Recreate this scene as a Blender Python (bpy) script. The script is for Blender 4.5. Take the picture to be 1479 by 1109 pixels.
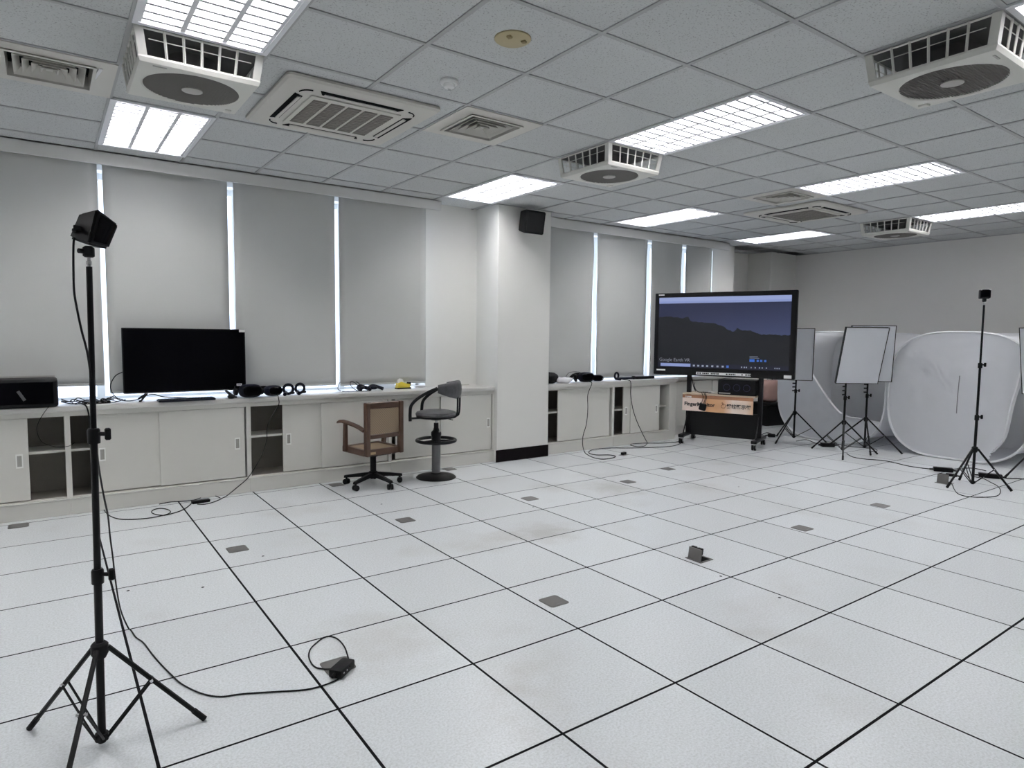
import bpy, bmesh, math, random
from mathutils import Vector, Matrix, noise

random.seed(7)
PI = math.pi
for o in list(bpy.data.objects):
    bpy.data.objects.remove(o, do_unlink=True)
scene = bpy.context.scene
COL = scene.collection

# ------------------------------------------------------------------ camera
FPX = 938.5
CAM = Vector((-0.249, -2.290, 1.4144))
YAW, PITCH, ROLL = 0.62146, -0.07495, 0.01036
_f = Vector((math.sin(YAW)*math.cos(PITCH), math.cos(YAW)*math.cos(PITCH), math.sin(PITCH)))
_r0 = Vector((math.cos(YAW), -math.sin(YAW), 0)); _u0 = _r0.cross(_f)
_r = _r0*math.cos(ROLL) + _u0*math.sin(ROLL)
_u = -_r0*math.sin(ROLL) + _u0*math.cos(ROLL)
cam = bpy.data.cameras.new('camera'); camo = bpy.data.objects.new('camera', cam); COL.objects.link(camo)
cam.sensor_fit = 'HORIZONTAL'; cam.sensor_width = 36; cam.lens = FPX/1479*36
cam.clip_start = 0.05; cam.clip_end = 100
camo.matrix_world = Matrix(((_r.x, _u.x, -_f.x, CAM.x), (_r.y, _u.y, -_f.y, CAM.y), (_r.z, _u.z, -_f.z, CAM.z), (0, 0, 0, 1)))
scene.camera = camo

# ------------------------------------------------------------------ world, exposure
w = bpy.data.worlds.new('daylight'); scene.world = w; w.use_nodes = True
bg = w.node_tree.nodes['Background']
bg.inputs[0].default_value = (0.74, 0.83, 1.0, 1); bg.inputs[1].default_value = 2.6
vs = scene.view_settings
vs.view_transform = 'Standard'; vs.look = 'None'; vs.gamma = 1; vs.use_curve_mapping = False
vs.exposure = 0.72
TUBE_STRENGTH = 33.0

# ------------------------------------------------------------------ dimensions
H = 2.825                      # ceiling
OX, OY, T = 1.317, 0.639, 0.6  # ceiling grid origin, module
YW = 4.06                      # window wall
XF = 10.27                     # far wall
XL, YB = -3.2, -5.6            # walls beyond the left edge and behind the photographer
ZT = 0.84                      # worktop

def ray(u, v):
    return _f + _r*((u-739.5)/FPX) - _u*((v-554.5)/FPX)
def fl(u, v, z=0.0):           # photo pixel -> point on a level surface
    d = ray(u, v); return CAM + d*((z-CAM.z)/d.z)
def py(u, v, Y):               # photo pixel -> point on the upright plane y = Y
    d = ray(u, v); return CAM + d*((Y-CAM.y)/d.y)
def dep(u, v, D):              # photo pixel -> point at a forward distance
    return CAM + ray(u, v)*D
def fdist(p):
    return (Vector(p)-CAM).dot(_f)

# ------------------------------------------------------------------ materials
MATS = {}
def mat(name, col, rough=0.5, metal=0.0, var=0.05, scale=6.0, bump=0.0, bscale=200.0, spec=0.5, trans=0.0, coat=0.0):
    if name in MATS: return MATS[name]
    m = bpy.data.materials.new(name); m.use_nodes = True; nt = m.node_tree; N = nt.nodes; L = nt.links
    b = N['Principled BSDF']; out = N['Material Output']
    geo = N.new('ShaderNodeNewGeometry')
    n = N.new('ShaderNodeTexNoise'); n.inputs['Scale'].default_value = scale; n.inputs['Detail'].default_value = 4
    L.new(geo.outputs['Position'], n.inputs['Vector'])
    mx = N.new('ShaderNodeMix'); mx.data_type = 'RGBA'
    mx.inputs[6].default_value = tuple(c*(1-var) for c in col)+(1,)
    mx.inputs[7].default_value = tuple(min(1, c*(1+var)) for c in col)+(1,)
    L.new(n.outputs['Fac'], mx.inputs[0]); L.new(mx.outputs[2], b.inputs['Base Color'])
    b.inputs['Roughness'].default_value = rough; b.inputs['Metallic'].default_value = metal
    b.inputs['Specular IOR Level'].default_value = spec
    b.inputs['Coat Weight'].default_value = coat
    if bump:
        n2 = N.new('ShaderNodeTexNoise'); n2.inputs['Scale'].default_value = bscale
        L.new(geo.outputs['Position'], n2.inputs['Vector'])
        bp = N.new('ShaderNodeBump'); bp.inputs['Strength'].default_value = bump; bp.inputs['Distance'].default_value = 0.002
        L.new(n2.outputs['Fac'], bp.inputs['Height']); L.new(bp.outputs['Normal'], b.inputs['Normal'])
    if trans:
        tr = N.new('ShaderNodeBsdfTranslucent'); L.new(mx.outputs[2], tr.inputs['Color'])
        ms = N.new('ShaderNodeMixShader'); ms.inputs[0].default_value = trans
        L.new(b.outputs[0], ms.inputs[1]); L.new(tr.outputs[0], ms.inputs[2]); L.new(ms.outputs[0], out.inputs[0])
    MATS[name] = m; return m
def emit(name, col, s):
    if name in MATS: return MATS[name]
    m = bpy.data.materials.new(name); m.use_nodes = True
    b = m.node_tree.nodes['Principled BSDF']; b.inputs['Base Color'].default_value = (*col, 1)
    b.inputs['Emission Color'].default_value = (*col, 1); b.inputs['Emission Strength'].default_value = s
    MATS[name] = m; return m

def floor_tile_material():
    m = bpy.data.materials.new('speckled_laminate'); m.use_nodes = True; nt = m.node_tree; N = nt.nodes; L = nt.links
    b = N['Principled BSDF']; geo = N.new('ShaderNodeNewGeometry')
    n1 = N.new('ShaderNodeTexNoise'); n1.inputs['Scale'].default_value = 110; n1.inputs['Detail'].default_value = 4; n1.inputs['Roughness'].default_value = 0.7
    n2 = N.new('ShaderNodeTexNoise'); n2.inputs['Scale'].default_value = 1.1; n2.inputs['Detail'].default_value = 5
    n3 = N.new('ShaderNodeTexNoise'); n3.inputs['Scale'].default_value = 9; n3.inputs['Detail'].default_value = 4
    for n in (n1, n2, n3): L.new(geo.outputs['Position'], n.inputs['Vector'])
    r1 = N.new('ShaderNodeValToRGB'); e = r1.color_ramp.elements
    e[0].position = 0.33; e[0].color = (0.575, 0.60, 0.61, 1); e[1].position = 0.60; e[1].color = (0.735, 0.765, 0.79, 1)
    L.new(n1.outputs['Fac'], r1.inputs[0])
    r2 = N.new('ShaderNodeValToRGB'); e = r2.color_ramp.elements   # faint brownish foot wear
    e[0].position = 0.56; e[0].color = (0, 0, 0, 1); e[1].position = 0.76; e[1].color = (0.55, 0.55, 0.55, 1)
    L.new(n2.outputs['Fac'], r2.inputs[0])
    mu = N.new('ShaderNodeMath'); mu.operation = 'MULTIPLY'; L.new(r2.outputs[0], mu.inputs[0]); L.new(n3.outputs['Fac'], mu.inputs[1])
    tot = mu.outputs[0]
    for (sx_, sy_, rad, k_) in ((2.62, 1.30, .34, .42), (2.30, 1.38, .22, .34), (4.05, 2.02, .42, .40), (4.75, 1.62, .30, .22), (.95, .42, .45, .28), (3.55, 2.35, .30, .24)):   # old scuffs and spills
        vd = N.new('ShaderNodeVectorMath'); vd.operation = 'DISTANCE'; L.new(geo.outputs['Position'], vd.inputs[0]); vd.inputs[1].default_value = (sx_, sy_, 0)
        wob = N.new('ShaderNodeMath'); wob.operation = 'MULTIPLY_ADD'; L.new(n3.outputs['Fac'], wob.inputs[0]); wob.inputs[1].default_value = rad*.9; L.new(vd.outputs['Value'], wob.inputs[2])
        mr_ = N.new('ShaderNodeMapRange'); mr_.interpolation_type = 'SMOOTHSTEP'; L.new(wob.outputs[0], mr_.inputs[0])
        mr_.inputs[1].default_value = rad*.45; mr_.inputs[2].default_value = rad*1.45; mr_.inputs[3].default_value = k_; mr_.inputs[4].default_value = 0
        ad = N.new('ShaderNodeMath'); ad.operation = 'ADD'; ad.use_clamp = True; L.new(tot, ad.inputs[0]); L.new(mr_.outputs[0], ad.inputs[1]); tot = ad.outputs[0]
    mx = N.new('ShaderNodeMix'); mx.data_type = 'RGBA'; L.new(tot, mx.inputs[0]); L.new(r1.outputs[0], mx.inputs[6])
    mx.inputs[7].default_value = (0.40, 0.37, 0.33, 1)
    # each tile came from a slightly different batch
    oi = N.new('ShaderNodeObjectInfo'); mr = N.new('ShaderNodeMapRange'); L.new(oi.outputs['Random'], mr.inputs[0])
    mr.inputs[3].default_value = 0.94; mr.inputs[4].default_value = 1.03
    hs = N.new('ShaderNodeHueSaturation'); L.new(mr.outputs[0], hs.inputs['Value']); L.new(mx.outputs[2], hs.inputs['Color'])
    L.new(hs.outputs[0], b.inputs['Base Color'])
    b.inputs['Roughness'].default_value = 0.27; b.inputs['Specular IOR Level'].default_value = 0.42
    return m
def ceiling_tile_material():
    m = bpy.data.materials.new('mineral_fibre'); m.use_nodes = True; nt = m.node_tree; N = nt.nodes; L = nt.links
    b = N['Principled BSDF']; geo = N.new('ShaderNodeNewGeometry')
    n1 = N.new('ShaderNodeTexNoise'); n1.inputs['Scale'].default_value = 120; n1.inputs['Detail'].default_value = 2
    L.new(geo.outputs['Position'], n1.inputs['Vector'])
    r1 = N.new('ShaderNodeValToRGB'); e = r1.color_ramp.elements
    e[0].position = 0.30; e[0].color = (0.34, 0.35, 0.35, 1); e[1].position = 0.42; e[1].color = (0.57, 0.585, 0.585, 1)
    L.new(n1.outputs['Fac'], r1.inputs[0]); L.new(r1.outputs[0], b.inputs['Base Color'])
    bp = N.new('ShaderNodeBump'); bp.inputs['Strength'].default_value = 0.25; bp.inputs['Distance'].default_value = 0.002
    L.new(n1.outputs['Fac'], bp.inputs['Height']); L.new(bp.outputs['Normal'], b.inputs['Normal'])
    b.inputs['Roughness'].default_value = 0.95; b.inputs['Specular IOR Level'].default_value = 0.1
    return m
def wood_material(name, c1, c2, scale=9):
    m = bpy.data.materials.new(name); m.use_nodes = True; nt = m.node_tree; N = nt.nodes; L = nt.links
    b = N['Principled BSDF']; tc = N.new('ShaderNodeTexCoord'); mp = N.new('ShaderNodeMapping'); mp.inputs['Scale'].default_value = (scale*4, scale*4, scale*0.6)
    n = N.new('ShaderNodeTexNoise'); n.inputs['Scale'].default_value = 1.5; n.inputs['Detail'].default_value = 6
    L.new(tc.outputs['Object'], mp.inputs[0]); L.new(mp.outputs[0], n.inputs['Vector'])
    r = N.new('ShaderNodeValToRGB'); r.color_ramp.elements[0].color = (*c1, 1); r.color_ramp.elements[1].color = (*c2, 1)
    L.new(n.outputs['Fac'], r.inputs[0]); L.new(r.outputs[0], b.inputs['Base Color']); b.inputs['Roughness'].default_value = 0.45
    return m
def cane_material():
    m = bpy.data.materials.new('woven_cane'); m.use_nodes = True; nt = m.node_tree; N = nt.nodes; L = nt.links
    b = N['Principled BSDF']; tc = N.new('ShaderNodeTexCoord')
    ck = N.new('ShaderNodeTexChecker'); ck.inputs['Scale'].default_value = 90
    ck.inputs['Color1'].default_value = (0.30, 0.225, 0.145, 1); ck.inputs['Color2'].default_value = (0.21, 0.15, 0.095, 1)
    L.new(tc.outputs['Object'], ck.inputs['Vector']); L.new(ck.outputs[0], b.inputs['Base Color']); b.inputs['Roughness'].default_value = 0.6
    return m
M_TILE = floor_tile_material(); M_CEIL = ceiling_tile_material()
M_WALL = mat('wall_paint', (0.83, 0.825, 0.79), 0.75, var=0.02, scale=1.5, bump=0.08, bscale=120, spec=0.25)
M_FARWALL = mat('far_wall_paint', (0.83, 0.815, 0.785), 0.75, var=0.03, scale=1.0, bump=0.08, bscale=120, spec=0.25)
M_JOINT = mat('joint_rubber', (0.006, 0.006, 0.007), 0.9, spec=0.1)
M_GRID = mat('grid_enamel', (0.40, 0.405, 0.41), 0.55, var=0.06)
M_DARK = mat('plenum_dark', (0.05, 0.05, 0.05), 0.9)
M_CAB = mat('cabinet_enamel', (0.71, 0.70, 0.655), 0.5, var=0.03, scale=3, spec=0.35)
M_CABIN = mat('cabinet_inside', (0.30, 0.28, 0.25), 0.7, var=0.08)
M_TOP = mat('worktop_laminate', (0.62, 0.61, 0.585), 0.35, var=0.03, scale=4)
M_HND = mat('handle_plastic', (0.93, 0.93, 0.90), 0.4)
M_HNDIN = mat('handle_recess', (0.38, 0.37, 0.34), 0.6)
M_BLIND = mat('blind_fabric', (0.62, 0.625, 0.605), 0.9, var=0.025, scale=2.2, bump=0.1, bscale=500, spec=0.1, trans=0.10)
M_WHITE = mat('white_enamel', (0.80, 0.81, 0.80), 0.4, var=0.02)
M_VAL = mat('valance_paint', (0.76, 0.76, 0.74), 0.6, var=0.02)
M_LOUV = mat('louver_white', (0.80, 0.81, 0.84), 0.35, var=0.01)
M_FAN = mat('fan_plastic', (0.66, 0.655, 0.61), 0.45, var=0.03)
M_FANIN = mat('fan_inside', (0.10, 0.10, 0.10), 0.7)
M_GRILLE = mat('grille_grey', (0.17, 0.16, 0.15), 0.6)
M_HUB = mat('hub_grey', (0.42, 0.41, 0.39), 0.5)
M_AC = mat('air_conditioner_plastic', (0.58, 0.565, 0.52), 0.45, var=0.03)
M_ACG = mat('intake_grille', (0.22, 0.205, 0.185), 0.7, var=0.15, scale=14)
M_BLACK = mat('black_metal', (0.006, 0.006, 0.007), 0.4, var=0.1, spec=0.22)
M_BPLA = mat('black_plastic', (0.006, 0.006, 0.007), 0.5, var=0.15, scale=20, spec=0.18)
M_BGLO = mat('black_gloss', (0.002, 0.002, 0.003), 0.10, spec=0.07)
M_NAVY = mat('navy_plastic', (0.004, 0.005, 0.014), 0.5, var=0.2, scale=20, spec=0.2)
M_RUB = mat('cable_rubber', (0.006, 0.006, 0.007), 0.6, spec=0.2)
M_CHR = mat('chrome', (0.62, 0.62, 0.63), 0.18, metal=1.0)
M_STEEL = mat('worn_steel', (0.16, 0.16, 0.165), 0.35, metal=0.7, var=0.25, scale=18)
M_PLATE = mat('brushed_plate', (0.13, 0.127, 0.123), 0.55, metal=0.1, var=0.12, scale=25)
M_DIFF = mat('diffuser_cloth', (0.88, 0.90, 0.95), 0.9, var=0.03, scale=5, spec=0.1, trans=0.2)
M_TENT = mat('tent_nylon', (0.88, 0.89, 0.92), 0.6, var=0.04, scale=4, bump=0.3, bscale=14, spec=0.3, trans=0.35)
M_TENTHEM = mat('tent_hem', (0.90, 0.91, 0.93), 0.5, var=0.02, trans=0.15)
M_WOOD = wood_material('stained_wood', (0.042, 0.019, 0.011), (0.088, 0.042, 0.023))
M_CANE = cane_material()
M_LEATH = mat('mottled_vinyl', (0.060, 0.060, 0.066), 0.42, var=0.75, scale=26, bump=0.2, bscale=60)
M_PAPER = mat('paper_white', (0.82, 0.82, 0.84), 0.8, var=0.01)
M_LABEL = mat('label_white', (0.80, 0.80, 0.80), 0.6, var=0.01)
M_INK = mat('ink_black', (0.02, 0.02, 0.02), 0.7)
M_YELL = mat('yellow_plastic', (0.72, 0.58, 0.06), 0.4)
M_BEIGE = mat('aged_beige', (0.47, 0.40, 0.24), 0.55, var=0.05)
M_GLASS = None
def glass_material():
    m = bpy.data.materials.new('window_glass'); m.use_nodes = True; nt = m.node_tree; N = nt.nodes; L = nt.links
    tr = N.new('ShaderNodeBsdfTransparent'); tr.inputs[0].default_value = (0.95, 0.97, 1, 1)
    gl = N.new('ShaderNodeBsdfGlossy'); gl.inputs['Roughness'].default_value = 0.02
    mx = N.new('ShaderNodeMixShader'); mx.inputs[0].default_value = 0.07
    L.new(tr.outputs[0], mx.inputs[1]); L.new(gl.outputs[0], mx.inputs[2]); L.new(mx.outputs[0], N['Material Output'].inputs[0])
    return m
M_GLASS = glass_material()

# ------------------------------------------------------------------ mesh helpers
class MB:
    def __init__(s): s.bm = bmesh.new()
    def box(s, x0, x1, y0, y1, z0, z1, bev=0.0, rot=None, piv=None, seg=1):
        r = bmesh.ops.create_cube(s.bm, size=1.0); vs_ = r['verts']
        bmesh.ops.scale(s.bm, verts=vs_, vec=(abs(x1-x0), abs(y1-y0), abs(z1-z0)))
        bmesh.ops.translate(s.bm, verts=vs_, vec=((x0+x1)/2, (y0+y1)/2, (z0+z1)/2))
        if bev:
            es = list({e for v in vs_ for e in v.link_edges})
            rr = bmesh.ops.bevel(s.bm, geom=es, offset=bev, segments=seg, affect='EDGES', profile=0.5)
            vs_ = list({v for f in rr['faces'] for v in f.verts} | {v for v in vs_ if v.is_valid})
        if rot is not None:
            p = Vector(piv) if piv else Vector(((x0+x1)/2, (y0+y1)/2, (z0+z1)/2))
            bmesh.ops.rotate(s.bm, verts=vs_, cent=p, matrix=rot)
        return s
    def ring_loft(s, rings, closed=True, cap0=True, cap1=True):
        R = [[s.bm.verts.new(p) for p in ring] for ring in rings]
        n = len(R[0]); m = n if closed else n-1
        for a, b in zip(R, R[1:]):
            for i in range(m):
                j = (i+1) % n
                try: s.bm.faces.new((a[i], a[j], b[j], b[i]))
                except ValueError: pass
        if closed and cap0 and n > 2: s.bm.faces.new(list(reversed(R[0])))
        if closed and cap1 and n > 2: s.bm.faces.new(R[-1])
        return s
    def tube(s, pts, r, n=8, r1=None, closed=False):
        P = [Vector(p) for p in pts]; m = len(P); rings = []; up = None
        for i, p in enumerate(P):
            if closed: t = P[(i+1) % m]-P[i-1]
            else: t = P[min(i+1, m-1)]-P[max(i-1, 0)]
            if t.length < 1e-9: t = Vector((0, 0, 1))
            t.normalize()
            if up is None:
                up = Vector((0, 0, 1)) if abs(t.z) < 0.9 else Vector((1, 0, 0))
            a = t.cross(up)
            if a.length < 1e-6: a = t.orthogonal()
            a.normalize(); b = a.cross(t); b.normalize(); up = b
            rr = r if r1 is None else r+(r1-r)*i/(m-1)
            rings.append([p+a*(rr*math.cos(2*PI*k/n))+b*(rr*math.sin(2*PI*k/n)) for k in range(n)])
        if closed:
            rings.append(rings[0]); return s.ring_loft(rings, True, False, False)
        return s.ring_loft(rings)
    def cyl(s, p0, p1, r, n=12, r1=None): return s.tube([p0, p1], r, n, r1)
    def lathe(s, prof, c=(0, 0, 0), n=24):
        c = Vector(c)
        rings = [[c+Vector((r*math.cos(2*PI*k/n), r*math.sin(2*PI*k/n), z)) for k in range(n)] for r, z in prof]
        return s.ring_loft(rings)
    def prism(s, poly, d0, d1, axis='z'):
        def P(a, b, d): return (a, b, d) if axis == 'z' else ((a, d, b) if axis == 'y' else (d, a, b))
        return s.ring_loft([[P(a, b, d0) for a, b in poly], [P(a, b, d1) for a, b in poly]])
    def grid(s, fn, nu, nv, keep=None):
        V = {}
        for i in range(nu+1):
            for j in range(nv+1): V[i, j] = s.bm.verts.new(fn(i/nu, j/nv))
        for i in range(nu):
            for j in range(nv):
                if keep is None or keep((i+.5)/nu, (j+.5)/nv):
                    s.bm.faces.new((V[i, j], V[i+1, j], V[i+1, j+1], V[i, j+1]))
        return s
    def blob(s, c, rx, ry, rz, e=2.6, n=20, m=12, amp=0.0, seed=0, rot=None):
        c = Vector(c)
        def sp(v, k): return math.copysign(abs(v)**(2/k), v)
        rings = []
        for i in range(m+1):
            ph = -PI/2+PI*i/m; ring = []
            for k in range(n):
                th = 2*PI*k/n
                p = Vector((rx*sp(math.cos(ph), e)*sp(math.cos(th), e), ry*sp(math.cos(ph), e)*sp(math.sin(th), e), rz*sp(math.sin(ph), e)))
                if amp: p *= 1+amp*noise.noise(p*14+Vector((seed, seed*2, 0)))
                if rot is not None: p = rot @ p
                ring.append(c+p)
            rings.append(ring)
        return s.ring_loft(rings)
    def build(s, name, m, parent=None, smooth=35, loc=None, rot=None):
        bmesh.ops.remove_doubles(s.bm, verts=s.bm.verts, dist=1e-6)
        s.bm.verts.ensure_lookup_table()
        lone = [v for v in s.bm.verts if not v.link_faces]
        if lone: bmesh.ops.delete(s.bm, geom=lone, context='VERTS')
        bmesh.ops.recalc_face_normals(s.bm, faces=s.bm.faces)
        me = bpy.data.meshes.new(name); s.bm.to_mesh(me); s.bm.free()
        me.materials.append(m)
        if smooth:
            me.polygons.foreach_set('use_smooth', [True]*len(me.polygons)); me.set_sharp_from_angle(angle=math.radians(smooth))
        o = bpy.data.objects.new(name, me); COL.objects.link(o)
        if parent: o.parent = parent
        if loc is not None: o.location = loc
        if rot is not None: o.rotation_euler = rot
        return o
def inst(src, parent=None, loc=None, rot=None, scale=None):
    c = src.copy(); COL.objects.link(c); c.parent = parent
    if loc is not None: c.location = loc
    if rot is not None: c.rotation_euler = rot
    if scale is not None: c.scale = scale
    return c
def copy_tree(o, parent=None):
    c = o.copy(); COL.objects.link(c); c.parent = parent
    for ch in list(o.children): copy_tree(ch, c)
    return c
def tag(o, label, cat, group=None):
    o['label'] = label; o['category'] = cat
    if group: o['group'] = group
    return o
def thing(name, label, cat, loc=(0, 0, 0), rz=0.0, group=None):
    o = bpy.data.objects.new(name, None); COL.objects.link(o); o.empty_display_size = 0.1
    o.location = loc; o.rotation_euler = (0, 0, rz); return tag(o, label, cat, group)
def struct(o, label=None):
    o['kind'] = 'structure'
    if label: o['label'] = label
    return o
def smooth_path(pts, k=6):
    P = [Vector(p) for p in pts]; out = []
    for i in range(len(P)-1):
        p0 = P[max(i-1, 0)]; p1 = P[i]; p2 = P[i+1]; p3 = P[min(i+2, len(P)-1)]
        for j in range(k):
            t = j/k; t2 = t*t; t3 = t2*t
            out.append(0.5*((2*p1)+(p2-p0)*t+(2*p0-5*p1+4*p2-p3)*t2+(3*p1-p0-3*p2+p3)*t3))
    out.append(P[-1]); return out
def cable(name, label, pts, r=0.003, m=None, group=None, cat='cable', k=6):
    o = MB().tube([Vector((p.x, p.y, max(p.z, r+.0008))) for p in smooth_path(pts, k)], r, 6).build(name, m or M_RUB); return tag(o, label, cat, group)
def text_mesh(body, size, m, parent, name, loc, rot, align='LEFT', bold=0.0, ext=0.0004, sx=1.0):
    cu = bpy.data.curves.new(name, 'FONT'); cu.body = body; cu.size = size; cu.align_x = align; cu.extrude = ext; cu.offset = bold
    cu.resolution_u = 3
    o = bpy.data.objects.new(name+'_tmp', cu); COL.objects.link(o)
    dg = bpy.context.evaluated_depsgraph_get(); dg.update()
    me = bpy.data.meshes.new_from_object(o.evaluated_get(dg)); bpy.data.objects.remove(o, do_unlink=True)
    me.materials.clear(); me.materials.append(m)
    t = bpy.data.objects.new(name, me); COL.objects.link(t); t.parent = parent; t.location = loc; t.rotation_euler = rot; t.scale = (sx, 1, 1)
    return t
RZ = lambda a: Matrix.Rotation(a, 3, 'Z')
RX = lambda a: Matrix.Rotation(a, 3, 'X')
RY = lambda a: Matrix.Rotation(a, 3, 'Y')

# ================================================================== FLOOR
floor = struct(MB().box(XL-.2, XF+.3, YB-.2, YW+.6, -0.12, -0.0006).build('floor', M_JOINT, smooth=0), 'raised access floor of square speckled tiles with dark joints')
tm = MB().box(-.2945, .2945, -.2945, .2945, -0.004, 0, bev=0.0004)
tile0 = None
i0, i1 = -3, 17; j0, j1 = -3, 6
for i in range(i0, i1):
    for j in range(j0, j1):
        loc = ((i+.5)*T, (j+.5)*T, 0)
        if tile0 is None: tile0 = tm.build('floor_tile', M_TILE, floor, smooth=0, loc=loc)
        else: inst(tile0, floor, loc)
# half tiles along the far wall and the part of the floor that lies behind the photographer
for j in range(j0, j1):
    MB().box(i1*T+.0055, XF, j*T+.0055, (j+1)*T-.0055, -0.004, 0, bev=.0004).build('floor_tile', M_TILE, floor, smooth=0)
rest = MB()
for i in range(-6, 18):
    for j in range(-10, 8):
        if i0 <= i < i1 and j0 <= j < j1: continue
        if i == 17 and j0 <= j < j1: continue
        x1 = min((i+1)*T-.0055, XF); y1 = min((j+1)*T-.0055, YW+.45)
        x0 = max(i*T+.0055, XL); y0 = max(j*T+.0055, YB)
        if x1-x0 > .02 and y1-y0 > .02: rest.box(x0, x1, y0, y1, -0.0025, 0)
ro = rest.build('floor_tile_field', M_TILE, floor, smooth=0); ro['kind'] = 'stuff'
# screw holes seen in the tiles
for (u, v) in ((293, 848), (185, 853), (1041, 832), (770, 732), (551, 728), (1126, 863), (1067, 703), (380, 803)):
    p = fl(u, v)
    MB().lathe([(0.0085, 0.0002), (0.007, 0.0008), (0.004, 0.0006)], (0, 0, 0), 10).build('screw_hole', M_JOINT, floor, loc=(p.x, p.y, 0))

# ================================================================== WALLS
def wall(name, parts, m=M_WALL, label=None):
    b = MB()
    for p in parts: b.box(*p)
    return struct(b.build(name, m, smooth=0), label)
WZ0, WZ1 = ZT, 2.72            # window opening
XA0, XA1 = -2.4, 3.12          # left run of windows
XB0, XB1 = 4.52, 8.02          # right run
YG = 4.24                      # glass
wall('wall_window', [(XL, 8.55, YW, YW+.24, 0, WZ0-.04), (XL, 8.55, YW, YW+.24, WZ1, 3.1), (XL, XA0, YW, YW+.24, WZ0-.04, WZ1),
                     (XA1, XB0, YW, YW+.24, WZ0-.04, WZ1), (XB1, 8.55, YW, YW+.24, WZ0-.04, WZ1), (8.55, XF+.2, 4.5, 4.7, 0, 3.1), (8.45, 8.55, YW+.24, 4.7, 0, 3.1)],
     M_WALL, 'off white painted wall holding the blind covered windows')
wall('wall_far', [(XF, XF+.2, YB-.2, 4.7, 0, 3.1)], M_FARWALL, 'plain grey beige wall behind the white tents')
wall('wall_left', [(XL-.2, XL, YB-.2, YW+.24, 0, 3.1)])
wall('wall_back', [(XL-.2, XF+.2, YB-.2, YB, 0, 3.1)])
PX0, PX1, PY = 3.785, 4.515, 3.625
pil = struct(MB().box(PX0, PX1, PY, YW+.05, 0, 3.0, bev=.004).build('wall_pillar', M_WALL, smooth=0), 'white square pillar between the two runs of cabinets')
struct(MB().box(PX0-.012, PX1+.0, PY-.012, PY, 0, .135, bev=.002).build('baseboard_pillar', mat('black_skirting', (0.006, 0.004, 0.005), 0.6, spec=0.1), smooth=0), 'black skirting board at the foot of the white pillar')
struct(MB().box(9.55, XF+.05, YW, 4.55, 0, 3.0, bev=.02, seg=2).build('wall_column', M_WALL, smooth=0), 'plain column in the far room corner')

# windows: white frames, mullions, panes
def window(idx, x0, x1, muls):
    f = MB()
    f.box(x0, x1, YG-.03, YG+.03, WZ0, WZ0+.02).box(x0, x1, YG-.03, YG+.03, WZ1-.05, WZ1)
    f.box(x0, x0+.04, YG-.03, YG+.03, WZ0, WZ1).box(x1-.04, x1, YG-.03, YG+.03, WZ0, WZ1)
    w_ = struct(f.build('window_%d' % idx, M_WHITE, smooth=0), 'white framed window run behind roller blinds')
    ed = [x0]+muls+[x1]
    for m_ in muls: MB().box(m_-.03, m_+.03, YG-.05, YG+.04, WZ0, WZ1, bev=.004).build('mullion', M_WHITE, w_, smooth=0)
    for a, b in zip(ed, ed[1:]): MB().box(a+.03, b-.03, YG-.003, YG+.003, WZ0+.02, WZ1-.05).build('pane', M_GLASS, w_, smooth=0)
    MB().box(x0, x1, YW, YG-.03, WZ0-.04, WZ0, bev=.002).build('window_sill', M_TOP, w_, smooth=0)
window(1, XA0, XA1, [-.89, .115, 1.215, 2.225])
window(2, XB0, XB1, [5.74, 6.76, 7.50])

# valances over the blinds
def valance(n, x0, x1, z0):
    b = MB(); b.box(x0, x1, 3.86, 3.878, z0, H-.004, bev=.002); b.box(x0, x1, 3.878, YW, H-.03, H-.004)
    struct(b.build('trim_%d' % n, M_VAL, smooth=0), 'pale valance board along the ceiling edge over the blinds')
valance(1, XL, 3.21, 2.725); valance(2, PX1, 8.15, 2.715)
# roller blinds
def blind(label, x0, x1, zb, sh=0.0, wave=0.004, seed=0, crumple=False, group='roller blinds'):
    def fn(u, v):
        z = zb+(2.80-zb)*v; x = x0+(x1-x0)*u+sh*(1-v)*(u*2-1)*.5
        y = 3.985+wave*noise.noise(Vector((u*2.2+seed, v*3.1, seed)))
        if crumple:
            k = max(0, 1-v/.22)*max(0, 1-abs(u-.45)/.6)
            y += -.07*k+.035*k*noise.noise(Vector((u*7, v*22, 3))); z += .10*k*max(0, .7-u)
        return (x, y, z)
    t = thing('roller_blind', label, 'blind', ((x0+x1)/2, 3.985, 0), 0, group)
    g = MB().grid(fn, 14, 26); bmesh.ops.translate(g.bm, verts=g.bm.verts, vec=(-(x0+x1)/2, -3.985, 0))
    sol = g.build('blind_cloth', M_BLIND, t, smooth=60)
    md = sol.modifiers.new('thickness', 'SOLIDIFY'); md.thickness = .0012
    if not crumple:
        MB().box(-(x1-x0)/2+.003-sh*.3, (x1-x0)/2-.003+sh*.3, -.006, .006, zb-.006, zb+.014, bev=.003).build('bottom_bar', M_BLIND, t)
    MB().cyl((-(x1-x0)/2+.01, .03, 2.785), ((x1-x0)/2-.01, .03, 2.785), .018, 10).build('roller_tube', M_WHITE, t)
blind('grey roller blind hanging above the black box on the worktop', -.88, .128, .975, seed=1, group=None)
blind('grey roller blind behind the black television', .163, 1.105, .905, seed=2, group=None)
blind('grey roller blind hanging above the two ring shaped controllers', 1.155, 2.087, .905, seed=3, group=None)
blind('grey roller blind above the yellow tape dispenser beside plain wall', 2.13, 3.09, .895, seed=4, group=None)
blind('grey roller blind crumpled at its foot above white cloth by pillar', 4.53, 5.515, .86, sh=-.03, wave=.02, seed=5, crumple=True, group=None)
blind('grey roller blind behind the black stick on the right worktop', 5.575, 6.51, .87, sh=-.03, wave=.012, seed=6, group=None)
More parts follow.
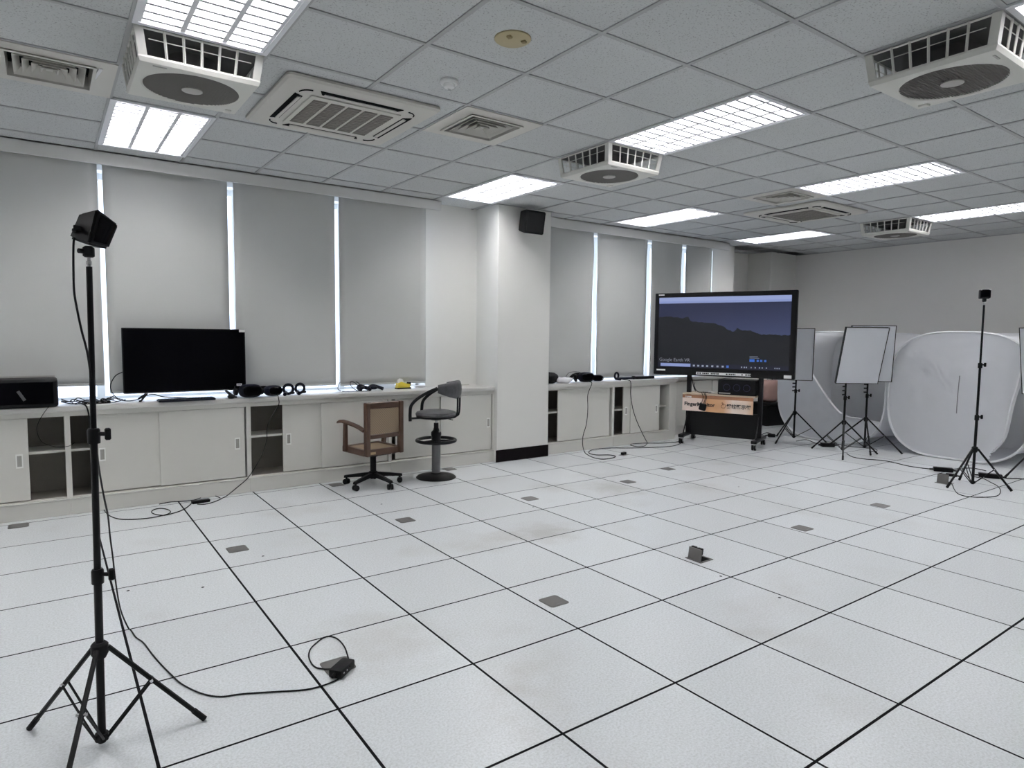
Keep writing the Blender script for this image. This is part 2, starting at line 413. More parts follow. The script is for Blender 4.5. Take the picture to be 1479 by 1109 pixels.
blind('grey roller blind partly hidden behind the large display', 6.59, 7.225, .87, sh=-.02, wave=.018, seed=7, group=None)
blind('short grey roller blind at the far end beyond the display', 7.31, 7.90, .87, seed=8, group=None)
t = thing('roller_blind', 'grey roller blind on the window beyond the black box', 'blind', (-1.9, 3.985, 0))
MB().box(-.98, .98, -.001, .001, .975, 2.8).build('blind_cloth', M_BLIND, t, smooth=0)
MB().cyl((-.97, .03, 2.785), (.97, .03, 2.785), .018, 10).build('roller_tube', M_WHITE, t)

# ================================================================== CEILING
ceil = struct(MB().box(XL-.2, XF+.3, YB-.2, YW+.7, 2.98, 3.1).build('ceiling', M_DARK, smooth=0), 'suspended ceiling of square mineral fibre tiles in a metal grid')
LIGHT_CELLS = [(-2, -1), (3, -1), (7, -1), (11, -1), (-2, 3), (3, 3), (7, 3), (11, 3), (-6, -1), (-6, 3), (-2, -5), (3, -5), (7, -5), (11, -5)]
DIFF_CELLS = [(-3, 2), (1, 1), (7, 1)]
FAN_CELLS = [(-2, 1), (3, 1), (3, -3), (11, 1)]
skip = set(DIFF_CELLS)
for (i, j) in LIGHT_CELLS: skip |= {(i, j), (i, j+1)}
cx = lambda i: OX+T*i
cy = lambda j: OY+T*j
YV = 3.862
def ctile(x0, x1, y0, y1): return MB().box(x0, x1, y0, y1, .006, .020, bev=.001)
ct0 = None; restc = MB()
for i in range(-8, 15):
    for j in range(-11, 6):
        if (i, j) in skip: continue
        x0, x1, y0, y1 = max(cx(i)+.004, XL), min(cx(i+1)-.004, XF), max(cy(j)+.004, YB), cy(j+1)-.004
        far_end = x0 > 8.1
        y1 = min(y1, 4.5 if far_end else YV if not (3.2 < (x0+x1)/2 < 4.5) else YW)
        if x1-x0 < .02 or y1-y0 < .02: continue
        vis = -4 <= i and j >= -4
        whole = x1-x0 > .59 and y1-y0 > .59
        if not vis: restc.box(x0, x1, y0, y1, H+.006, H+.02)
        elif whole:
            if ct0 is None: ct0 = MB().box(-.296, .296, -.296, .296, .006, .020, bev=.001).build('ceiling_tile', M_CEIL, ceil, smooth=0, loc=((x0+x1)/2, (y0+y1)/2, H))
            else: inst(ct0, ceil, ((x0+x1)/2, (y0+y1)/2, H))
        else: MB().box(x0, x1, y0, y1, H+.006, H+.02, bev=.001).build('ceiling_tile', M_CEIL, ceil, smooth=0)
restc.box(8.1, XF, 3.84, 4.5, H+.006, H+.02)
ro = restc.build('ceiling_tile_field', M_CEIL, ceil, smooth=0); ro['kind'] = 'stuff'
for i in range(-7, 16):
    x = cx(i)
    if not XL < x < XF: continue
    ye = 4.5 if x > 8.2 else YW if 3.2 < x < 4.5 else YV
    MB().box(x-.012, x+.012, YB, ye, H, H+.007).box(x-.002, x+.002, YB, ye, H+.007, H+.035).build('grid_bar', M_GRID, ceil, smooth=0)
for j in range(-10, 6):
    y = cy(j); b = MB()
    if not YB < y < YW: continue
    run = None
    for i in range(-9, 16):
        block = (i, j-1) in skip and (i, j) in skip and any((i, j-1) == c for c in LIGHT_CELLS)
        x0, x1 = max(cx(i)+.012, XL), min(cx(i+1)-.012, XF)
        if x1 <= x0: continue
        if not block: b.box(x0, x1, y-.012, y+.012, H+.0005, H+.007)
    b.build('grid_bar', M_GRID, ceil, smooth=0)
# edge trim at far wall
MB().box(XF-.02, XF, YB, YW, H-.001, H+.006).build('edge_angle', M_GRID, ceil, smooth=0)
MB().box(PX0-.02, PX1+.02, PY-.02, PY-.0005, H-.001, H+.006).build('edge_angle', M_GRID, ceil, smooth=0)

# ---- troffer lights
M_BLADE = mat('louver_aluminium', (0.42, 0.42, 0.45), 0.4, var=0.01)
M_TUBE = emit('lamp_glow', (1.0, 0.985, 0.965), TUBE_STRENGTH)
def make_troffer():
    t = thing('ceiling_light', '', 'ceiling light')
    h = MB()   # open tray
    h.box(-.29, .29, -.59, .59, .098, .104).box(-.29, -.284, -.59, .59, .004, .098).box(.284, .29, -.59, .59, .004, .098)
    h.box(-.284, .284, -.59, -.584, .004, .098).box(-.284, .284, .584, .59, .004, .098)
    h.build('housing', M_LOUV, t, smooth=0)
    f = MB(); f.box(-.298, -.276, -.598, .598, -.006, .004).box(.276, .298, -.598, .598, -.006, .004)
    f.box(-.276, .276, -.598, -.572, -.006, .004).box(-.276, .276, .572, .598, -.006, .004)
    f.build('frame', M_LOUV, t, smooth=0)
    r = MB()
    for x in (-.092, .092): r.prism([(x-.011, .0), (x+.011, .0), (x+.020, .052), (x-.020, .052)], -.572, .572, 'y')
    for s in (-1, 1): r.prism([(s*.276, .0), (s*.262, .0), (s*.252, .05), (s*.276, .052)], -.572, .572, 'y')
    r.build('reflector', M_LOUV, t, smooth=0)
    b0 = None
    for c in (-.184, 0, .184):
        for k in range(14):
            y = -.572+1.144*(k+.5)/14+.0
            if b0 is None:
                b0 = MB().prism([(-.0095, .0), (.0095, .0), (.0015, .040), (-.0015, .040)], -.080, .080, 'x').build('louver_blade', M_BLADE, t, smooth=0, loc=(c, y, 0))
            else: inst(b0, t, (c, y, 0))
        MB().cyl((c, -.570, .066), (c, .570, .066), .016, 8).build('fluorescent_tube', M_TUBE, t)
        MB().lathe([(.016, 0), (.016, .02)], (c, -.574, .05), 8).build('tube_clip', M_LOUV, t)
    return t
trof_labels = {(-2, -1): 'three tube troffer light with its end against the fan beside the cassette air conditioner',
               (3, -1): 'three tube troffer light in ceiling ending at the fan that hangs near the pillar',
               (7, -1): 'three tube troffer light whose end meets the small square vent',
               (11, -1): 'three tube troffer light ending at the farthest ceiling fan',
               (-2, 3): 'three tube troffer light at the window valance above the left tripod',
               (3, 3): 'three tube troffer light running up to the white pillar',
               (7, 3): 'three tube troffer light close to the valance of the right windows',
               (11, 3): 'three tube troffer light nearest the far column and room corner'}
tr0 = make_troffer(); firstt = True
for c in LIGHT_CELLS:
    o = tr0 if firstt else copy_tree(tr0); firstt = False
    o.location = (cx(c[0])+.3, cy(c[1])+.6, H)
    if c in trof_labels: o['label'] = trof_labels[c]
    else:
        o['label'] = 'three tube troffer light in the unseen part of the ceiling'; o['group'] = 'troffers outside the view'

# ---- box fans under the ceiling
def make_fan():
    t = thing('ceiling_fan', '', 'fan')
    b = MB(); zt, zb = -.002, -.128; ht, hb = .290, .272
    def post(sx, sy):
        m_ = MB()
        m_.ring_loft([[(sx*(ht-a), sy*(ht-c_), zt) for a, c_ in ((0, 0), (.038, 0), (.038, .010), (.010, .038), (0, .038))],
                      [(sx*(hb-a), sy*(hb-c_), zb) for a, c_ in ((0, 0), (.038, 0), (.038, .010), (.010, .038), (0, .038))]])
        return m_
    for sx in (-1, 1):
        for sy in (-1, 1): post(sx, sy).build('corner_post', M_FAN, t, smooth=0)
    # bottom panel with a round opening
    def sq(h, z, n=48, off=0.0):
        out = []
        for k in range(n):
            a = 2*PI*k/n; d = 1/max(abs(math.cos(a)), abs(math.sin(a)))
            out.append((h*d*math.cos(a), h*d*math.sin(a), z))
        return out
    def ci(r, z, n=48): return [(r*math.cos(2*PI*k/n), r*math.sin(2*PI*k/n), z) for k in range(n)]
    MB().ring_loft([ci(.226, -.132), sq(.272, -.122), sq(.274, -.132), sq(.266, -.152), ci(.234, -.156), ci(.226, -.151), ci(.226, -.132)], True, False, False).build('bottom_panel', M_FAN, t, smooth=25)
    MB().box(-.285, .285, -.285, .285, -.004, 0).build('back_plate', M_FANIN, t, smooth=0)
    MB().lathe([(.11, -.004), (.11, -.06), (.06, -.1), (.05, -.12)], n=20).build('motor', M_FANIN, t)
    for k in range(5):
        a = 2*PI*k/5
        def bf(u, v, a=a):
            r = .05+.145*u; w_ = (v-.5)*(.06+.05*u); an = a+w_/max(r, .06)
            return (r*math.cos(an), r*math.sin(an), -.105+.02*(v-.5)*2)
        MB().grid(bf, 4, 3).build('fan_blade', M_HUB, t, smooth=60)
    s0 = None
    for q in range(4):
        R = RZ(q*PI/2)
        for k in (-2, -1, 0, 1, 2):
            x = k*.082
            p0 = R @ Vector((x, -ht+.004, zt)); p1 = R @ Vector((x*.93, -hb+.002, zb))
            m_ = MB(); m_.tube([p0, p1], .0065, 4); m_.build('side_slat', M_FAN, t, smooth=0)
        m_ = MB(); 
        for z in (-.05,): 
            hh = ht+(hb-ht)*(-z/.128)-.004
            m_.tube([R @ Vector((-hh+.05, -hh, z)), R @ Vector((hh-.05, -hh, z))], .0022, 5)
        m_.build('guard_wire', M_FAN, t)
        m_ = MB(); m_.tube([R @ Vector((-ht, -ht+.006, zt-.004)), R @ Vector((ht, -ht+.006, zt-.004))], .006, 4); m_.build('top_rail', M_FAN, t, smooth=0)
    g = MB()
    n = 34
    for k in range(n+1):
        y = -.22+.44*k/n; xx = math.sqrt(max(0, .225**2-y*y))
        if xx > .02: g.tube([(-xx, y, -.150), (xx, y, -.150)], .0028, 4)
    gr = g.build('grille', M_GRILLE, t, smooth=0)
    MB().lathe([(.224, -.143), (.224, -.139)], n=40).build('grille_screen', M_GRILLE, gr)
    MB().lathe([(.048, -.148), (.050, -.157), (.040, -.160)], n=24).build('hub_cap', M_HUB, t)
    MB().box(-.21, -.15, -.245, -.235, -.156, -.150).build('maker_plate', M_HUB, t, smooth=0)
    MB().box(.20, .235, .19, .24, -.163, -.150, bev=.004).build('latch', M_FAN, t)
    return t
fan_labels = {(-2, 1): 'white square ceiling fan beside the large cassette air conditioner', (3, 1): 'white square ceiling fan hanging near the white pillar',
              (3, -3): 'white square ceiling fan with clear parallel grille slats, away from any vent', (11, 1): 'white square ceiling fan nearest the far wall'}
fn0 = make_fan(); first = True
for c in FAN_CELLS:
    o = fn0 if first else copy_tree(fn0); first = False
    o.location = (cx(c[0])+.3, cy(c[1])+.3, H); o['label'] = fan_labels[c]; o['group'] = 'square box fans under the ceiling'

# ---- cassette air conditioners
def make_cassette():
    t = thing('cassette_air_conditioner', '', 'air conditioner')
    def rs(h, z, r=.035):
        out = []
        for qx, qy, a0 in ((1, 1, 0), (-1, 1, 90), (-1, -1, 180), (1, -1, 270)):
            for k in range(5):
                a = math.radians(a0+90*k/4); out.append((qx*(h-r)+r*math.cos(a), qy*(h-r)+r*math.sin(a), z))
        return out
    MB().ring_loft([rs(.475, 0), rs(.475, -.014), rs(.462, -.026), rs(.30, -.034), rs(.29, -.032)], True, True, True).build('panel', M_AC, t, smooth=25)
    for q in range(4):
        R = RZ(q*PI/2); m_ = MB()
        m_.prism([(-.26, -.372), (.26, -.372), (.235, -.320), (-.235, -.320)], -.0345, -.029)
        bmesh.ops.rotate(m_.bm, verts=m_.bm.verts, cent=(0, 0, 0), matrix=R)
        s = m_.build('air_slot', M_JOINT, t, smooth=0)
        m_ = MB(); m_.box(-.225, .225, -.348, -.326, -.040, -.035, rot=RX(.2)); bmesh.ops.rotate(m_.bm, verts=m_.bm.verts, cent=(0, 0, 0), matrix=R)
        m_.build('vane', M_AC, s, smooth=0)
        m_ = MB(); m_.tube([R @ Vector((.30+.06*math.cos(a), .30+.06*math.sin(a), -.0345)) for a in [k*PI/2/6 for k in range(7)]], .004, 4)
        m_.build('corner_groove', M_JOINT, t, smooth=0)
    MB().box(-.285, .285, -.285, .285, -.040, -.033, bev=.003).build('intake_cover', M_AC, t, smooth=0)
    for k in range(5):
        x = -.212+.106*k
        g = MB().box(x-.042, x+.042, -.235, .235, -.0435, -.0395).build('intake_panel', M_ACG, t, smooth=0)
        m_ = MB()
        for r in range(16): m_.box(x-.042, x+.042, -.235+.0294*r+.008, -.235+.0294*r+.014, -.046, -.0425)
        m_.build('intake_slat', M_ACG, g, smooth=0)
    return t
ac0 = make_cassette(); ac0.location = (cx(0)+.02, cy(2)+.0, H); ac0['label'] = 'large beige cassette air conditioner beside a square vent and near the left windows'
ac1 = copy_tree(ac0); ac1.location = (cx(9), cy(2), H); ac1['label'] = 'distant beige cassette air conditioner between ceiling lights above the big display'
for a in (ac0, ac1): a['group'] = 'cassette air conditioners'

# ---- square louvred diffusers
def make_diffuser():
    t = thing('air_diffuser', '', 'vent')
    def ring(h, z, ox=0, oy=0): return [(ox+s*h, oy+u*h, z) for s, u in ((1, 1), (-1, 1), (-1, -1), (1, -1))]
    MB().ring_loft([ring(.297, .004), ring(.297, -.004), ring(.200, -.004), ring(.200, .004)], True, False, False).build('panel', M_AC, t, smooth=0)
    MB().ring_loft([ring(.200, -.004), ring(.207, -.012), ring(.190, -.014), ring(.184, .06)], True, False, False).build('collar', M_AC, t, smooth=0)
    MB().box(-.2, .2, -.2, .2, .075, .08).build('duct', M_JOINT, t, smooth=0)
    for k in range(4):
        h = .160-.040*k
        MB().ring_loft([ring(h, -.010), ring(h-.001, -.008), ring(h-.028, .026), ring(h-.030, .026), ring(h-.003, -.011), ring(h, -.010)], True, False, False).build('louver_ring', M_AC, t, smooth=0)
    MB().box(-.016, .016, -.016, .016, -.006, .02).build('centre_cone', M_AC, t, smooth=0)
    return t
df0 = make_diffuser(); first = True
for c, lb in zip(DIFF_CELLS, ('square louvred ceiling vent with peeling tape, beside the fan at the left windows', 'square louvred ceiling vent beside the large cassette air conditioner', 'distant square louvred ceiling vent touching a troffer light')):
    o = df0 if first else copy_tree(df0); first = False
    o.location = (cx(c[0])+.3, cy(c[1])+.3, H); o['label'] = lb; o['group'] = 'square ceiling vents'
d1 = [o for o in COL.objects if o.name.startswith('air_diffuser')][0]
MB().box(.205, .222, -.20, -.02, -.009, -.0045, rot=RZ(.12)).build('tape_strip', M_PAPER, d1, smooth=0)
MB().blob((-.215, -.10, -.008), .012, .03, .006, amp=.2).build('tape_strip', M_PAPER, d1)
# ---- smoke detector, round cover
t = thing('smoke_detector', 'small white round smoke detector on a ceiling tile', 'detector', (cx(0)+.53*T, cy(0)+.56*T, H+.006))
MB().lathe([(.050, 0), (.052, -.012), (.046, -.022)], n=24).build('base', M_WHITE, t)
MB().lathe([(.032, -.022), (.030, -.038), (.016, -.046)], n=20).build('sensor_head', M_WHITE, t)
MB().lathe([(.008, -.046), (.007, -.060), (.003, -.062)], n=10).build('tip', M_WHITE, t)
t = thing('round_ceiling_cover', 'yellowed round plate with two notches on a ceiling tile', 'cover', (cx(0)+.5*T, cy(-1)+.5*T, H+.006))
MB().lathe([(.088, 0), (.088, -.006), (.080, -.012), (.03, -.016)], n=32).build('plate', M_BEIGE, t)
for s in (-1, 1):
    MB().box(s*.042-.012, s*.042+.012, -.045, -.020, -.022, -.012, bev=.003, rot=RZ(.5)).build('notch', mat('aged_brown', (0.28, 0.22, 0.11), .6), t)

# ================================================================== CABINETS
CF = 3.69                      # face of the carcasses
def cabinet(label, x0, x1, doors, shelf_z=.48, right_stile=True):
    """doors: (xa, xb, track, handle x or None); track 0 = front, 1 = rear"""
    t = thing('sliding_door_cabinet', label, 'cabinet', (x0, CF, 0))
    W = x1-x0; D = 4.05-CF
    b = MB()
    b.box(0, .018, 0, D, .12, .80).box(W-.018, W, 0, D, .12, .80)
    b.box(.018, W-.018, 0, .05, .762, .80).box(.018, W-.018, 0, .05, .12, .135)
    b.build('body', M_CAB, t, smooth=0)
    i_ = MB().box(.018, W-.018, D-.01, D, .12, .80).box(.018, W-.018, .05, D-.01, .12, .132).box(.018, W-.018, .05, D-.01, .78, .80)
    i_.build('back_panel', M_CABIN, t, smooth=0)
    MB().box(.018, W-.018, .055, D-.01, shelf_z, shelf_z+.018, bev=.002).build('shelf', M_CAB, t, smooth=0)
    MB().box(0, W, -.01, .02, 0, .118, bev=.003).build('plinth', M_CAB, t, smooth=0)
    MB().box(0, W, -.014, .02, .1185, .126, bev=.002).build('plinth_ledge', M_TOP, t, smooth=0)
    for (xa, xb, tr, hx) in doors:
        y0 = .003+.019*tr
        d = MB().box(xa-x0, xb-x0, y0, y0+.015, .143, .759, bev=.002).build('door', M_CAB, t, smooth=0)
        if hx is not None:
            m_ = MB(); c = hx-x0
            m_.box(c-.022, c-.014, y0-.004, y0, .39, .495).box(c+.014, c+.022, y0-.004, y0, .39, .495).box(c-.014, c+.014, y0-.004, y0, .39, .402).box(c-.014, c+.014, y0-.004, y0, .483, .495)
            h = m_.build('handle', M_HND, d, smooth=0)
            MB().box(c-.014, c+.014, y0-.0012, y0-.0002, .402, .483).build('handle_recess', M_HNDIN, d, smooth=0)
    return t
cabinet('cabinet under the black box with its right side open', -1.46, -.142, [(-1.44, -.78, 0, -1.38), (-1.045, -.386, 1, -.443)])
cabinet('cabinet under the television behind the near tripod pole', -.142, 1.178, [(0.0, .66, 1, .079), (.479, 1.144, 0, 1.082)])
cabinet('cabinet with an open left bay where a headset cable hangs down', 1.178, 2.53, [(1.48, 2.14, 1, 1.531), (1.833, 2.505, 0, None)], shelf_z=.475)
cabinet('cabinet behind the bar stool next to the white pillar', 2.53, 3.785, [(2.60, 3.23, 1, None), (3.115, 3.757, 0, 3.715)])
cabinet('grey beige cabinet further along the windows left of view', -2.78, -1.46, [(-2.76, -2.1, 0, -2.7), (-2.12, -1.48, 1, -1.55)])
cabinet('right run cabinet touching the pillar with a dark gap at its side', 4.515, 5.635, [(4.718, 5.24, 0, None), (5.222, 5.59, 1, None)])
t = cabinet('right run cabinet with two handled doors and a rounded end post', 5.635, 6.72, [(5.835, 6.30, 1, 5.888), (5.955, 6.51, 0, 6.445)], shelf_z=.45)
pr_ = [(.085, .36)]+[(.085+.085*math.cos(a)*0, 0) for a in ()]
post = [(1.085, .36), (1.085, .0)]+[(1.085+.09+.075*math.sin(a), .075-.075*math.cos(a)) for a in [k*PI/2/6 for k in range(7)]]+[(1.25, .36)]
MB().prism(post, .126, .80).build('end_post', M_CAB, t, smooth=30)
MB().prism([(a-.01 if a > 1.2 else a, b-.006 if b < .1 else b) for a, b in post], 0, .126).build('end_plinth', M_CAB, t, smooth=30)
# set-back low cabinet behind the display
t = thing('shallow_cabinet', 'shallow set back cabinet under the windows behind the display', 'cabinet', (6.895, 3.90, 0))
MB().box(0, 1.5, .02, .15, .10, .80).build('body', M_CAB, t, smooth=0)
for k in range(3): MB().box(.01+.5*k, .49+.5*k, 0, .018, .13, .77, bev=.002).build('door', M_CAB, t, smooth=0)
MB().box(0, 1.5, .03, .15, 0, .10).build('plinth', M_CAB, t, smooth=0)
# worktops
tw = MB().box(XL, PX0, 3.662, YW, .80, ZT, bev=.006, seg=2).build('worktop', M_TOP, smooth=30)
tag(tw, 'long pale worktop under the television, left of the pillar', 'worktop')
poly = [(PX1, YW), (PX1, 3.662)]+[(6.81+.085*math.sin(a), 3.747-.085*math.cos(a)) for a in [k*PI/2/6 for k in range(7)]]+[(6.895, 3.87), (8.42, 3.87), (8.42, YW)]
tw = MB().prism(poly, .80, ZT).build('worktop', M_TOP, smooth=30); tag(tw, 'pale worktop right of the pillar running behind the display', 'worktop')

# ================================================================== CANE ARMCHAIR
t = thing('swivel_armchair', 'brown wooden swivel armchair with woven cane back and seat', 'chair', (2.198, 3.345, 0), math.radians(9))
def casters(t, angs, r):
    for a in angs:
        R = RZ(a)
        leg = MB().ring_loft([[R @ Vector((x, y, z)) for y, z in ((-w_, z0), (w_, z0), (w_*.7, z1), (-w_*.7, z1))] for x, w_, z0, z1 in ((.02, .022, .085, .125), (r*.6, .020, .075, .105), (r+.02, .016, .062, .084))])
        lo = leg.build('base_leg', M_BPLA, t, smooth=40)
        c = MB(); p = R @ Vector((r, 0, 0)); ax = R @ Vector((.35, .94, 0))
        for s in (-1, 1): c.cyl(p+ax*(s*.006)+Vector((0, 0, .026)), p+ax*(s*.024)+Vector((0, 0, .026)), .026, 14)
        c.cyl(p+Vector((0, 0, .03)), p+Vector((0, 0, .066)), .010, 8)
        c.build('caster', M_BPLA, lo, smooth=40)
casters(t, [math.radians(a-9) for a in (282, 354, 66, 138, 210)], .26)
MB().lathe([(.040, .07), (.040, .13), (.028, .135), (.028, .27), (.045, .275), (.045, .305)], n=18).build('gas_column', M_BPLA, t)
MB().box(-.12, .12, -.12, .14, .296, .316).build('seat_plate', M_BPLA, t, smooth=0)
YBK = -.185
fr = MB().box(-.190, .190, YBK, YBK+.035, .315, .372, bev=.004).box(-.200, .200, .17, .21, .315, .372, bev=.004)
fr.box(-.200, -.160, YBK+.03, .175, .315, .372, bev=.004).box(.160, .200, YBK+.03, .175, .315, .372, bev=.004)
fr.build('seat_frame', M_WOOD, t, smooth=30)
MB().box(-.163, .163, YBK+.03, .175, .350, .364).build('cane_seat', M_CANE, t, smooth=0)
for s in (-1, 1):
    MB().box(s*.178-.020, s*.178+.020, YBK-.028, YBK+.03, .315, .800, bev=.008, seg=2).build('back_post', M_WOOD, t, smooth=30)
    arm = smooth_path([(s*.194, YBK+.02, .545), (s*.204, -.08, .575), (s*.218, .06, .598), (s*.225, .17, .605), (s*.225, .215, .592)], 4)
    rings = []
    for k, p in enumerate(arm):
        w_ = .018+.010*min(1, k/8); rings.append([p+Vector((dx*w_, 0, dz)) for dx, dz in ((-1, -.010), (1, -.010), (1.05, .004), (.6, .014), (-.6, .014), (-1.05, .004))])
    MB().ring_loft(rings).build('armrest', M_WOOD, t, smooth=45)
    MB().ring_loft([[(s*.206+dx, .145+dy, .33) for dx, dy in ((-.014, -.024), (.014, -.024), (.014, .024), (-.014, .024))], [(s*.220+dx, .115+dy, .59) for dx, dy in ((-.012, -.018), (.012, -.018), (.012, .018), (-.012, .018))]]).build('arm_post', M_WOOD, t, smooth=0)
MB().box(-.160, .160, YBK-.012, YBK+.02, .742, .800, bev=.006).build('top_rail', M_WOOD, t, smooth=30)
MB().box(-.160, .160, YBK-.012, YBK+.02, .470, .510, bev=.006).build('lower_rail', M_WOOD, t, smooth=30)
MB().box(-.160, .160, YBK-.001, YBK+.008, .508, .745).build('cane_back', M_CANE, t, smooth=0)
MB().box(-.17, -.09, YBK-.0015, YBK-.0005, .328, .350).build('sticker', mat('old_sticker', (.42, .30, .17), .7), t, smooth=0)

# ================================================================== BAR STOOL
t = thing('bar_stool', 'black metal bar stool with grey padded seat and curved backrest', 'stool', (2.85, 3.315, 0), math.radians(48))
MB().lathe([(.195, 0), (.197, .006), (.18, .020), (.10, .034), (.05, .045), (.048, .05)], n=40).build('base', M_BLACK, t)
MB().lathe([(.043, .04), (.043, .33)], n=24).build('pedestal', M_STEEL, t)
MB().lathe([(.050, .33), (.050, .36), (.042, .40), (.052, .43), (.050, .455), (.030, .475), (.024, .50), (.024, .545)], n=20).build('collar', M_BLACK, t)
MB().lathe([(.012, .54), (.012, .60)], n=12).build('piston', M_CHR, t)
MB().lathe([(.05, .575), (.055, .60)], n=16).build('seat_mount', M_BLACK, t)
fr = MB().tube([(.19*math.cos(a), .19*math.sin(a), .372) for a in [2*PI*k/36 for k in range(36)]], .016, 10, closed=True)
for a in (0.5, 0.5+2*PI/3, 0.5+4*PI/3): fr.tube([(.045*math.cos(a), .045*math.sin(a), .372), (.185*math.cos(a), .185*math.sin(a), .372)], .011, 8)
fr.build('footrest', M_BLACK, t)
MB().lathe([(.185, .598), (.195, .604), (.195, .614), (.185, .618)], n=36).build('seat_pan', M_BLACK, t)
MB().lathe([(.180, .615), (.200, .622), (.203, .638), (.190, .656), (.14, .668), (.06, .672)], n=36).build('seat_cushion', M_LEATH, t)
MB().tube([(.02, .0, .59), (.07, -.09, .58), (.09, -.15, .565)], .005, 6).build('lever', M_BLACK, t)
def backpad(off):
    rings = []
    for k in range(15):
        a = math.radians(-90-78+156*k/14); e = math.sin(PI*(k+.6)/15.2); hh = .032+.058*e; rr = .205
        ring = []
        for j in range(12):
            b_ = 2*PI*j/12; rad = rr+.026*math.cos(b_)*(.6+.4*e); z = .868-.05*(1-e)*0+hh*math.sin(b_)*1.0-.018*e
            ring.append((rad*math.cos(a), rad*math.sin(a)-.02, z+.03))
        rings.append(ring)
    return MB().ring_loft(rings)
backpad(0).build('backrest', M_LEATH, t, smooth=60)
for s in (-1, 1):
    MB().tube(smooth_path([(s*.205, -.06, .905), (s*.225, .04, .858), (s*.232, .13, .80), (s*.228, .19, .735), (s*.224, .202, .660), (s*.22, .202, .585)], 5), .0155, 10).build('armrest', M_BLACK, t)
    MB().tube([(s*.22, .20, .612), (s*.12, .12, .606)], .010, 8).build('arm_brace', M_BLACK, t)
    MB().tube(smooth_path([(s*.05, -.165, .606), (s*.052, -.215, .63), (s*.055, -.225, .75), (s*.058, -.222, .86)], 4), .009, 8).build('back_spoke', M_BLACK, t)

# ================================================================== TRIPOD STANDS
def stand(t, angs, R, hub, ztop, rp=.013, collars=(), joint=.47, lean=(0, 0), foot_r=.009, zb=.02):
    lx, ly = lean
    X = lambda z: Vector((lx*z, ly*z, z))
    c0 = collars[0] if collars else ztop
    MB().cyl(X(zb-.008), X(c0), rp, 12).build('centre_column', M_BLACK, t)
    segs = list(collars)+[ztop]
    for k in range(len(collars)): MB().cyl(X(segs[k]-.02), X(segs[k+1]), rp*(.86-.14*k), 12).build('pole_section', M_BLACK, t)
    for z in collars:
        cl = MB().lathe([(rp*1.45, z-.032), (rp*1.5, z-.028), (rp*1.5, z+.012), (rp*1.25, z+.018)], (lx*z, ly*z, 0), 14).build('collar', M_BLACK, t)
        k_ = MB(); d = Vector((math.cos(YAW), -math.sin(YAW), 0)); d.rotate(Matrix.Rotation(-t.rotation_euler.z, 3, 'Z'))
        k_.cyl(X(z)+d*rp, X(z)+d*(rp+.028), .007, 8); k_.box(*sum(([c-.009, c+.009] for c in (X(z)+d*(rp+.034))[:2]), []), z-.020, z+.020, bev=.004)
        k_.build('clamp_knob', M_BPLA, cl)
    hb = MB().lathe([(rp*1.5, hub-.035), (rp*2.1, hub-.02), (rp*2.1, hub+.012), (rp*1.5, hub+.02)], (lx*hub, ly*hub, 0), 12).build('leg_hub', M_BPLA, t)
    bs = MB().lathe([(rp*1.7, zb), (rp*1.7, zb+.024)], (0, 0, 0), 10).build('brace_hub', M_BPLA, t)
    for a in angs:
        d = Vector((math.cos(a), math.sin(a), 0)); p0 = X(hub)+d*(rp*1.9); p1 = d*R+Vector((0, 0, .010)); n = Vector((-d.y, d.x, 0))
        lg = MB().cyl(p0, p1, foot_r, 8).build('leg', M_BLACK, t)
        MB().cyl(p1+(p0-p1).normalized()*.05, p1-(p0-p1).normalized()*.004, foot_r*1.25, 8).build('rubber_foot', M_RUB, lg)
        pj = p0+(p1-p0)*(1-joint); br = MB()
        for s in (-1, 1): br.tube([d*(rp*1.5)+Vector((0, 0, zb+.012))+n*(s*.012), pj+n*(s*.012)], .0042, 5)
        br.build('brace', M_BLACK, t)
        MB().cyl(pj-n*.016, pj+n*.016, .0055, 8).build('rivet', M_CHR, lg)

def sensor_box(t, loc, rot, s, port=True):
    b = MB().box(-s/2, s/2, -s/2, s/2, -s/2, s/2, bev=s*.10, seg=3)
    o = b.build('sensor_body', M_BPLA, t, smooth=40, loc=loc, rot=rot)
    def fr(u, v): 
        x = (u-.5)*s*.86; z = (v-.5)*s*.86; return (x, -s/2-.002-.006*(1-(2*u-1)**2), z)
    MB().grid(fr, 8, 6).build('front_window', M_BGLO, o, smooth=60)
    if port:
        MB().box(-s/2-.002, -s/2+.002, -.03, .03, -.022, -.006, bev=.0015).build('port_slot', M_JOINT, o)
        MB().box(-s/2-.012, -s/2-.001, -.006, .026, -.019, -.009, bev=.002).build('power_plug', M_RUB, o)
        MB().lathe([(.006, 0), (.006, .001)], (0, 0, 0), 12).build('lens_dot', M_JOINT, o, loc=(-s/2-.0002, -.005, .026), rot=(0, -PI/2, 0))
    return o
def head(t, z, lean=(0, 0), k=1.0):
    x, y = lean[0]*z, lean[1]*z
    MB().lathe([(.005*k, z), (.005*k, z+.01*k), (.008*k, z+.011*k), (.008*k, z+.022*k), (.005*k, z+.023*k), (.005*k, z+.036*k)], (x, y, 0), 12).build('spigot', M_CHR, t)
    bh = MB().lathe([(.012*k, z+.034*k), (.017*k, z+.038*k), (.017*k, z+.064*k), (.010*k, z+.070*k)], (x, y, 0), 14)
    bh.cyl((x-.014*k, y-.004, z+.052*k), (x-.028*k, y-.012, z+.052*k), .008*k, 8); bh.build('ball_head', M_BPLA, t)

